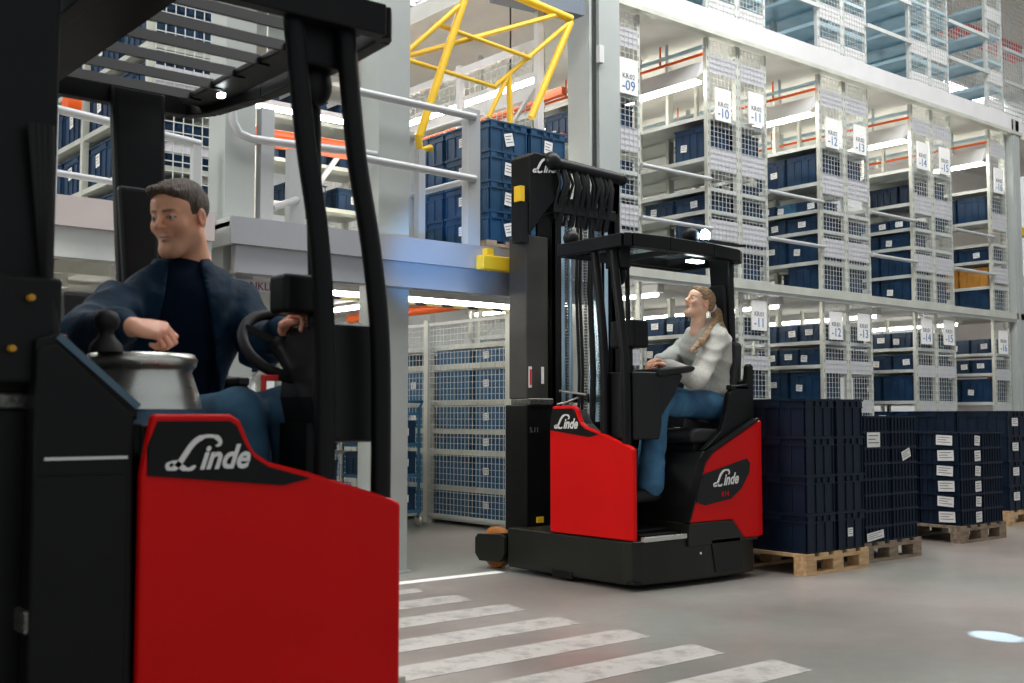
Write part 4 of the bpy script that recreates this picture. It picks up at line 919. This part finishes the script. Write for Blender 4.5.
def mk(name, V, F, m, parent=None, base=None, col=None, smooth=2, **pr):
    me = bpy.data.meshes.new(name); bs = np.array(BASE[parent] if parent is not None else base); me.from_pydata((V-bs).tolist(), [], F.tolist())
    me.polygons.foreach_set('use_smooth', [True]*len(me.polygons)); me.materials.append(m); me.update()
    if col is not None:
        a = me.color_attributes.new('Col', 'FLOAT_COLOR', 'POINT'); c = np.concatenate([col, np.ones((len(col), 1))], 1).astype(np.float32); a.data.foreach_set('color', c.ravel())
    o = bpy.data.objects.new(name, me); COL.objects.link(o)
    if parent is not None: o.parent = parent
    else: o.location = Vector(base)
    BASE[o] = Vector(bs)
    if smooth:
        md = o.modifiers.new('smooth', 'SMOOTH'); md.factor = .5; md.iterations = smooth
    return props(o, **pr)
def head_geo(male, R, c, h=.0034, sc=1.0):
    s = SDF()
    s.ell((0, -.014, .036), (.074, .094, .082), .01)
    s.ell((0, .020, -.030), (.058 if male else .054, .068, .078), .03)
    s.ell((0, .050, .045), (.055, .042, .045), .03)                      # forehead
    s.cap((-.013, .068, -.102), (.013, .068, -.102), .017, .017, .03)    # chin
    jw = .046 if male else .040
    for q in (-1, 1):
        s.cap((q*jw, -.002, -.058), (q*.020, .060, -.092), .019, .016, .03); s.ell((q*.040, .060, -.020), (.022, .022, .022), .025)
        s.cap((q*.014, .086, .027), (q*.042, .072, .026), .009 if male else .006, .007, .012)
        s.ell((q*.031, .096, .008), (.016, .014, .010), .012, True)
        s.ell((q*.031, .0755, .007), (.0145, .0135, .0125), .003)
        s.ell((q*.077, -.010, -.002), (.008, .019, .031), .006); s.ell((q*.085, -.004, .002), (.006, .010, .018), .005, True)
    s.cap((0, .084, .030), (0, .110, -.015), .0065, .0095, .009); s.ell((0, .1155, -.019), (.0115, .010, .0095), .008)
    for q in (-1, 1): s.ell((q*.0115, .102, -.0215), (.0075, .010, .0065), .005)
    s.cap((-.019, .079, -.0505), (.019, .079, -.0505), .0055, .0055, .006); s.ell((0, .0855, -.0505), (.015, .005, .0042), .004)
    s.ell((0, .0845, -.0605), (.016, .0055, .0050), .004)
    s.cap((-.023, .088, -.0553), (.023, .088, -.0553), .0016, .0016, .003, True)
    nr = .056 if male else .046
    s.cap((0, -.022, -.05), (0, -.050, -.20), nr, nr+.006, .03)
    V, F = s.mesh(h)
    x, y, z = V.T; n = len(V)
    base = np.array([.86, .42, .25] if male else [.92, .55, .38]); col = np.tile(base, (n, 1)).astype(np.float32)
    rn = np.sin(V@np.array([91, 73, 55]))*.03+np.sin(V@np.array([37, -51, 83]))*.03; col *= (1+rn)[:, None]
    def blend(w, c_):
        nonlocal col
        w = np.clip(w, 0, 1)[:, None]; col = col*(1-w)+np.array(c_)*w
    g = lambda a, b_, c_, r: np.exp(-(((np.abs(x)-a)/r[0])**2+((y-b_)/r[1])**2+((z-c_)/r[2])**2))
    blend(g(.038, .07, -.022, (.022, .03, .018))*.35, (.62, .22, .16)); blend(g(0, .115, -.018, (.014, .02, .012))*.35, (.62, .22, .16)); blend(g(.08, 0, 0, (.012, .03, .03))*.45, (.66, .20, .13))
    if male:
        st = np.clip((-.036-z)/.02, 0, 1)*np.clip((y-.0+.02)/.02, 0, 1)*np.clip((z+.14)/.03, 0, 1)*(np.abs(x) < .08); blend(st*.30, (.26, .14, .09))
        blend(np.clip(1-np.abs(np.abs(x)-.0)/.024, 0, 1)*((z > -.047) & (z < -.034) & (y > .07))*.22, (.22, .12, .08))
    blend(((np.abs(x) < .023) & (z > -.0665) & (z < -.0465) & (y > .078)).astype(float)*np.clip((.024-np.abs(x))/.008, 0, 1)*.6, (.60, .24, .18))
    bz = z-(.0285-.8*(np.abs(x)-.03)**2*8); br = np.clip(1.2-(bz/(.0048 if male else .003))**2, 0, 1)*np.clip((np.abs(x)-.009)/.006, 0, 1)*np.clip((.051-np.abs(x))/.014, 0, 1)*(y > .05)
    blend(br*.8, (.075, .042, .025) if male else (.20, .11, .06))
    eye = ((np.abs(x)-.031)/.0125)**2+((z-.006)/(.0048))**2
    blend(((eye < 1) & (y > .075)).astype(float), (.62, .58, .55)); blend(((((np.abs(x)-.031)**2+(z-.006)**2) < .0052**2) & (y > .075)).astype(float), (.03, .04, .05))
    blend(((eye > .75) & (eye < 1.9) & (z > .005) & (y > .07)).astype(float)*.8, (.06, .03, .02))
    return (V*sc)@R.T+np.array(c), F, col
def hand_geo(R, c, curl, side, h=.0032, spread=.06, sc=1.0):
    # hand frame: x across the palm (thumb on +x * side), y along the fingers, z out of the back of the hand
    s = SDF(); s.cap((0, -.05, 0), (0, .0, 0), .026, .027, .01)
    s.ell((0, .045, 0), (.041, .050, .016), .02); s.cap((.018*side, .01, -.008), (.028*side, .04, -.010), .018, .014, .015)
    fx = (.028, .010, -.009, -.027); L = (.092, .102, .095, .075); r = (.0088, .0092, .0088, .0078); mc = (.084, .088, .085, .077)
    for i in range(4):
        p = np.array([fx[i]*side, mc[i], 0.]); s.cap((fx[i]*side*.6, .035, .002), tuple(p), .010, .0105, .012); a = 0; cc = curl[i] if isinstance(curl, (list, tuple)) else curl
        for seg, (fr, kk) in enumerate(((.46, .75), (.30, 1.1), (.24, .8))):
            a += cc*kk; d = np.array([fx[i]*side*spread*3, math.cos(a), -math.sin(a)]); d /= np.linalg.norm(d); q = p+d*L[i]*fr
            s.cap(tuple(p), tuple(q), r[i]*(1-.08*seg), r[i]*(1-.08*(seg+1)), .0035 if seg == 0 else .003); p = q
    t0 = np.array([.026*side, .022, -.010]); t1 = t0+np.array([.028*side, .030, -.016]); t2 = t1+np.array([.004*side, .032, -.012]); t3 = t2+np.array([-.012*side, .022, -.006])
    s.cap(tuple(t0), tuple(t1), .0145, .0115, .010); s.cap(tuple(t1), tuple(t2), .0112, .0102, .004); s.cap(tuple(t2), tuple(t3), .0102, .0085, .003)
    V, F = s.mesh(h, .012)
    col = np.tile(np.array([.84, .42, .27]), (len(V), 1)); kn = np.exp(-((V[:, 1]-.086)/.012)**2)*.4+np.exp(-((V[:, 1]-.12)/.03)**2)*.25
    col = col*(1-kn[:, None])+np.array([.62, .20, .14])*kn[:, None]
    return (V*sc)@R.T+np.array(c), F, col
def join(parts):
    Vs, Fs, Cs, k = [], [], [], 0
    for V, F, c_ in parts: Vs.append(V); Fs.append(F+k); Cs.append(c_); k += len(V)
    return np.concatenate(Vs), np.concatenate(Fs), np.concatenate(Cs)
def folds(amp, seed, freq=26, ax=(0, 0, 1)):
    r = np.random.RandomState(seed); K = r.normal(size=(5, 3)); K /= np.linalg.norm(K, axis=1)[:, None]; ph = r.uniform(0, 6, 5); fr = freq*r.uniform(.6, 1.5, 5)
    def f(P):
        w = .6*np.sin(P@K[0]*9+ph[0])+.6*np.sin(P@K[1]*12+ph[1]); d = 0
        for k in range(2, 5): d = d+np.sin((P@K[k])*fr[k]+w*2+ph[k])
        d = d/3; return (amp*(1-np.abs(d)*1.6)).astype(np.float32)*-1
    return f
def T_(v): return tuple(float(a) for a in v)

# ---- the man
def lerp(a, b, t): return Vector(a)*(1-t)+Vector(b)*t
hips = Vector((1.50, 3.66, 1.00)); chest = AT(184, 318, 'y', 3.56); nb = AT(185, 268, 'y', 3.57); hc = AT(180, 219, 'y', 3.52)
fT = Vector((-.28, -.96, 0)).normalized(); rT = Vector((fT.y, -fT.x, 0))      # his right = image left
shR = AT(120, 303, 'y', 3.50); shL = AT(238, 303, 'y', 3.55)
elR = AT(84, 335, 'y', 3.28); wrR = AT(124, 326, 'y', 3.04)
elL = AT(262, 350, 'y', 3.36); wrL = AT(286, 332, 'y', 3.08)
kneL = AT(293, 411, 'y', 3.10); kneR = AT(238, 416, 'y', 3.10)
ankL = AT(305, 560, 'y', 3.06); ankR = AT(262, 560, 'y', 3.02)
man_base = (1.5, 3.55, .9)
hR = frame((-.86, -.47, -.20)); hv = head_geo(True, hR, T_(hc), sc=1.04)
# hands
fdir = (AT(166, 331, 'y', 2.97)-wrR).normalized(); hnR = np.array([Vector((.1, .15, 1)).cross(fdir).normalized()*-1, fdir, Vector((.0, 0, 1))], dtype=np.float32).T
xx = fdir.cross(Vector((.15, -.75, .65))).normalized(); zz = xx.cross(fdir); RH = np.array([xx, fdir, zz], dtype=np.float32).T
hand1 = hand_geo(RH, T_(wrR+fdir*.02), (1.25, 1.3, 1.35, 1.4), -1, sc=1.0)
fd2 = (AT(306, 314, 'y', 2.98)-wrL).normalized(); x2 = fd2.cross(Vector((.2, -.2, 1))).normalized(); z2 = x2.cross(fd2); RH2 = np.array([x2, fd2, z2], dtype=np.float32).T
hand2 = hand_geo(RH2, T_(wrL+fd2*.01), .8, 1)
s = SDF(); s.cap(T_(nb), T_(lerp(nb, chest, .6)), .055, .10, .05); s.ell(T_(chest), (.15, .10, .16), .05); s.cap(T_(lerp(chest, hips, .3)), T_(hips), .11, .13, .05)
for a, b_, c_ in ((shR, elR, wrR), (shL, elL, wrL)): s.cap(T_(lerp(nb, a, .4)+Vector((0, 0, -.03))), T_(a), .04, .04, .03); s.cap(T_(a), T_(b_), .042, .035, .03); s.cap(T_(b_), T_(c_), .035, .024, .02)
for a, b_, sg in ((kneL, ankL, 1), (kneR, ankR, -1)): hp = hips+rT*(-.09*sg); s.cap(T_(hp), T_(a), .075, .052, .05); s.cap(T_(a), T_(b_), .05, .036, .02)
V, F = s.mesh(.014); body = (V, F, np.tile(np.array([.56, .29, .20]), (len(V), 1)))
V, F, col = join([body, hv, hand1, hand2])
man = mk('person', V, F, M['skin'], None, man_base, col, 1, label='seated man with short brown hair in a dark navy jacket, hand on the joystick', cat='person')
# t-shirt
s = SDF(); s.ell(T_(chest+Vector((0, 0, .02))), (.175, .125, .17), .06); s.cap(T_(lerp(chest, hips, .35)), T_(lerp(chest, hips, .97)), .135, .15, .08); s.cap(T_(lerp(chest, nb, .45)), T_(lerp(chest, nb, .93)), .10, .068, .06)
s.disp(folds(.004, 3, 30)); V, F = s.mesh(.010); mk('tshirt', V, F, M['tee'], man)
# trousers
s = SDF(); s.ell(T_(hips+Vector((0, 0, .02))), (.18, .15, .11), .05)
for a, b_, sg in ((kneL, ankL, 1), (kneR, ankR, -1)): hp = hips+rT*(-.09*sg)+Vector((0, 0, -.0)); s.cap(T_(hp), T_(a), .104, .080, .05); s.cap(T_(a), T_(b_), .078, .062, .02)
s.disp(folds(.005, 5, 24)); V, F = s.mesh(.011); mk('jeans', V, F, M['jeans'], man)
for a, sg in ((ankL, 1), (ankR, -1)):
    s = SDF(); s.cap(T_(a+Vector((0, .02, -.03))), T_(a+Vector((0, -.15, -.07))), .048, .04, .02); s.ell(T_(a+Vector((0, .0, -.06))), (.045, .06, .04), .02); V, F = s.mesh(.01); mk('shoe', V, F, M['rubber'], man)
# jacket: torso, sleeves, stand collar; open in front
s = SDF(); s.ell(T_(chest+Vector((0, 0, .0))), (.19, .14, .19), .06); s.cap(T_(lerp(chest, hips, .35)), T_(lerp(chest, hips, .9)), .165, .185, .08)
s.cap(T_(lerp(nb, chest, .25)), T_(lerp(nb, chest, .6)), .085, .13, .05)
for a, b_, c_ in ((shR, elR, wrR), (shL, elL, wrL)):
    s.cap(T_(lerp(nb, a, .35)+Vector((0, 0, -.035))), T_(a+Vector((0, 0, -.015))), .062, .070, .06); s.cap(T_(a+Vector((0, 0, -.01))), T_(b_), .070, .062, .03); s.cap(T_(b_), T_(lerp(b_, c_, .88)), .066, .044, .025)
s.disp(folds(.015, 11, 24))
ct = np.array(T_(chest)); fv = np.array(T_(fT)); rv = np.array(T_(rT))
def opening(P):     # open front: a wedge wider at the hem
    p = P-ct; x = p@rv; y = p@fv; z = p[..., 2]
    wd = np.clip(.050+.07*np.clip((.16-z)/.40, 0, 1), .03, .14); return np.minimum(wd-np.abs(x-.012), y-.01).astype(np.float32)
def armsafe(P):
    return opening(P)
s.cut(armsafe)
for c_, e_ in ((wrR, elR), (wrL, elL)): s.cap(T_(lerp(e_, c_, .84)), T_(lerp(e_, c_, .95)), .042, .040, .008)
def neckhole(P):
    p = P-np.array(T_(nb)); return -(np.sqrt(p[..., 0]**2+p[..., 1]**2)-.066+np.clip(-p[..., 2]-.0, 0, 9)*1.2).astype(np.float32)
s.cut(neckhole)
V, F = s.mesh(.0095); jk = mk('jacket', V, F, M['jacket'], man, smooth=1)
b = MB(); n = 22; R0 = .078; pts = []
for k in range(n+1):
    a = math.radians(-55+290*k/n)-math.pi/2+math.pi
    pts.append(nb+(-fT)*math.sin(a+math.pi)*0+Vector((0, 0, 0)))
rings = []
for k in range(n+1):
    a = math.radians(38+284*k/n); d = fT*math.cos(a)+rT*math.sin(a)
    rings.append([nb+d*.082+Vector((0, 0, -.035)), nb+d*.078+Vector((0, 0, .008+.018*(1-math.cos(a))/2)), nb+d*.070+Vector((0, 0, .008+.018*(1-math.cos(a))/2)), nb+d*.072+Vector((0, 0, -.035))])
v = [p for r_ in rings for p in r_]; f = []
for k in range(n):
    for q in range(4): f.append((k*4+q, k*4+(q+1) % 4, (k+1)*4+(q+1) % 4, (k+1)*4+q))
f += [(0, 1, 2, 3), tuple(range(n*4+3, n*4-1, -1))]
b.add(v, f, 0, True); b.build('collar', M['jacket'], jk)
# hair
s = SDF(); s.ell((0, -.018, .044), (.0815, .099, .090), .01); s.ell((0, .045, .085), (.060, .045, .038), .03); s.cap((-.04, .078, .088), (.035, .084, .096), .014, .018, .02)
def hairline(P):
    x, y, z = P[..., 0], P[..., 1], P[..., 2]
    hl = np.where(y > .02, .020+(y-.02)*.85+np.clip(.05-np.abs(x), 0, 1)*.2, np.where(y > -.03, -.004+(y+.03)*.3, -.066+(y+.095)*.9))
    hl = np.where((y > .02) & (y < .045), np.minimum(hl, .0+(y-.02)*2.2), hl); return (hl-z)*.8
s.cut(lambda P: hairline(P).astype(np.float32))
s.disp(lambda P: (.0010*np.sin(P[..., 0]*420+np.sin(P[..., 1]*60)*2)+.001*np.sin(P[..., 0]*200+P[..., 2]*60)).astype(np.float32))
V, F = s.mesh(.0034, .015); mk('hair', V@hR.T+np.array(T_(hc)), F, M['hairb'], man)

# ---- the woman
hips = AT(716, 402, 'y', 5.16)+Vector((-.03, .0, -.03)); nb = AT(712, 326, 'y', 5.16); chest = AT(706, 352, 'y', 5.16)+Vector((.0, 0, 0)); hc = AT(699, 304, 'y', 5.16)
shN = AT(717, 340, 'y', 5.0); shF = AT(696, 338, 'y', 5.34)
elN = AT(697, 378, 'y', 4.93); wrN = AT(667, 366, 'y', 5.02); elF = AT(672, 360, 'y', 5.40); wrF = AT(660, 361, 'y', 5.22)
kN = AT(657, 402, 'y', 5.04); kF = AT(655, 396, 'y', 5.26); aN = AT(651, 484, 'y', 5.03); aF = AT(648, 476, 'y', 5.28)
hR = frame((-.93, .22, .36)); hv = head_geo(False, hR, T_(hc), sc=.98)
def hand_to(w_, tip, up, side, curl, sc=.92):
    f_ = (tip-w_).normalized(); x_ = f_.cross(Vector(up)).normalized(); z_ = x_.cross(f_); return hand_geo(np.array([x_, f_, z_], dtype=np.float32).T, T_(w_), curl, side, sc=sc)
h1 = hand_to(wrN, AT(650, 362, 'y', 5.06), (0, 0, 1), 1, .45); h2 = hand_to(wrF, AT(648, 360, 'y', 5.20), (0, 0, 1), -1, .45)
s = SDF(); s.cap(T_(nb), T_(chest), .045, .09, .05); s.cap(T_(chest), T_(hips), .10, .13, .05)
for a, b_, c_ in ((shN, elN, wrN), (shF, elF, wrF)): s.cap(T_(lerp(nb, a, .4)), T_(a), .045, .04, .04); s.cap(T_(a), T_(b_), .04, .033, .03); s.cap(T_(b_), T_(c_), .033, .021, .02)
for a, b_, y in ((kN, aN, -.08), (kF, aF, .08)): s.cap(T_(hips+Vector((0, y, 0))), T_(a), .07, .048, .05); s.cap(T_(a), T_(b_), .046, .034, .02)
V, F = s.mesh(.014); body = (V, F, np.tile(np.array([.68, .40, .29]), (len(V), 1)))
V, F, col = join([body, hv, h1, h2])
woman = mk('person', V, F, M['skin'], None, T_(hips-Vector((0, 0, .12))), col, 1, label='seated woman with a blonde ponytail in a grey sweatshirt, looking up at the mast', cat='person')
s = SDF(); s.ell(T_(lerp(chest, nb, .12)), (.135, .185, .16), .07); s.cap(T_(chest), T_(lerp(chest, hips, .92)), .140, .162, .10); s.ell(T_(hips+Vector((-.01, 0, .10))), (.165, .19, .10), .06); s.cap(T_(chest), T_(lerp(chest, nb, .92)+Vector((-.008, 0, 0))), .12, .062, .05)
for a, b_, c_ in ((shN, elN, wrN), (shF, elF, wrF)):
    s.cap(T_(lerp(nb, a, .35)+Vector((0, 0, -.04))), T_(a), .06, .072, .06); s.cap(T_(a), T_(b_), .074, .066, .035); s.cap(T_(b_), T_(lerp(b_, c_, .85)), .066, .046, .03); s.cap(T_(lerp(b_, c_, .86)), T_(lerp(b_, c_, .97)), .036, .033, .006)
s.disp(folds(.015, 21, 24)); V, F = s.mesh(.0095); sw = mk('sweatshirt', V, F, M['sweat'], woman, smooth=2)
b = MB(); ring = [nb+Vector((.057*math.cos(a*math.pi/12), .057*math.sin(a*math.pi/12), +.012+.008*math.cos(a*math.pi/12))) for a in range(25)]; b.tube(ring, .011, 8, 0, False); b.build('neckband', M['sweat'], sw)
s = SDF(); s.ell(T_(hips+Vector((0, 0, .0))), (.155, .185, .12), .05)
for a, b_, y in ((kN, aN, -.085), (kF, aF, .085)): s.cap(T_(hips+Vector((0, y, -.0))), T_(a), .105, .080, .05); s.cap(T_(a), T_(lerp(a, b_, .5)), .078, .074, .02); s.cap(T_(lerp(a, b_, .5)), T_(b_), .074, .082, .02)
s.disp(folds(.006, 9, 24)); V, F = s.mesh(.011); mk('jeans', V, F, M['jeans2'], woman)
for a in (aN, aF):
    s = SDF(); s.cap(T_(a+Vector((.02, 0, -.05))), T_(a+Vector((-.15, 0, -.085))), .045, .036, .02); s.ell(T_(a+Vector((-.03, 0, -.085))), (.12, .042, .028), .02); V, F = s.mesh(.008); mk('shoe', V, F, M['rubber'], woman)
s = SDF(); s.ell((0, -.018, .042), (.079, .097, .087), .01); s.ell((0, .050, .080), (.055, .036, .030), .03); s.ell((0, -.10, .02), (.03, .03, .03), .02)
def hairline2(P):
    x, y, z = P[..., 0], P[..., 1], P[..., 2]
    hl = np.where(y > .02, .012+(y-.02)*1.05, np.where(y > -.02, .020, -.05+(y+.095)*.8)); return ((hl-z)*.75).astype(np.float32)
s.cut(hairline2); s.disp(lambda P: (.0015*np.sin(P[..., 2]*300+P[..., 0]*160)+.0015*np.sin(P[..., 1]*60+P[..., 2]*260)).astype(np.float32))
V, F = s.mesh(.0034, .015); hr = mk('hair', V@hR.T+np.array(T_(hc)), F, M['hairl'], woman)
def hp_(x, y, z): return Vector(T_(np.array([x, y, z])@hR.T+np.array(T_(hc))))
s = SDF(); p0 = hp_(0, -.112, .02); q1 = AT(718, 318, 'y', 5.14); q2 = AT(721, 332, 'y', 5.10); q3 = AT(709, 331, 'y', 5.03); q4 = AT(700, 342, 'y', 4.95)
s.cap(T_(p0), T_(lerp(p0, q1, .8)+Vector((.03, 0, .01))), .026, .034, .02); s.cap(T_(lerp(p0, q1, .8)+Vector((.03, 0, .01))), T_(q2+Vector((.02, 0, 0))), .034, .032, .02)
s.cap(T_(q1+Vector((.0, 0, .02))), T_(q3), .026, .024, .03); s.cap(T_(q3), T_(q4), .025, .024, .03); s.cap(T_(q4), T_(AT(691, 351, 'y', 4.92)), .024, .016, .03)
s.disp(lambda P: (.0015*np.sin(P[..., 0]*300+P[..., 1]*200)).astype(np.float32)); V, F = s.mesh(.004, .015); mk('ponytail', V, F, M['hairl'], hr)
b = MB(); b.lathe((0, 0, 0), [(.028, -.009), (.034, -.004), (.034, .004), (.028, .009)], 18, 0, 'y'); b.v = [T_(hp_(x, y-.118, z+.02)) for x, y, z in b.v]; b.build('hair_tie', M['scrunch'], hr)

# plain crates built as patterns and never placed are taken away again
for o in list(COL.objects):
    if o.parent is None and o.name.startswith(('plastic_bin', 'plastic_crate')) and 'label' not in o:
        for ch in list(o.children): bpy.data.objects.remove(ch)
        bpy.data.objects.remove(o)
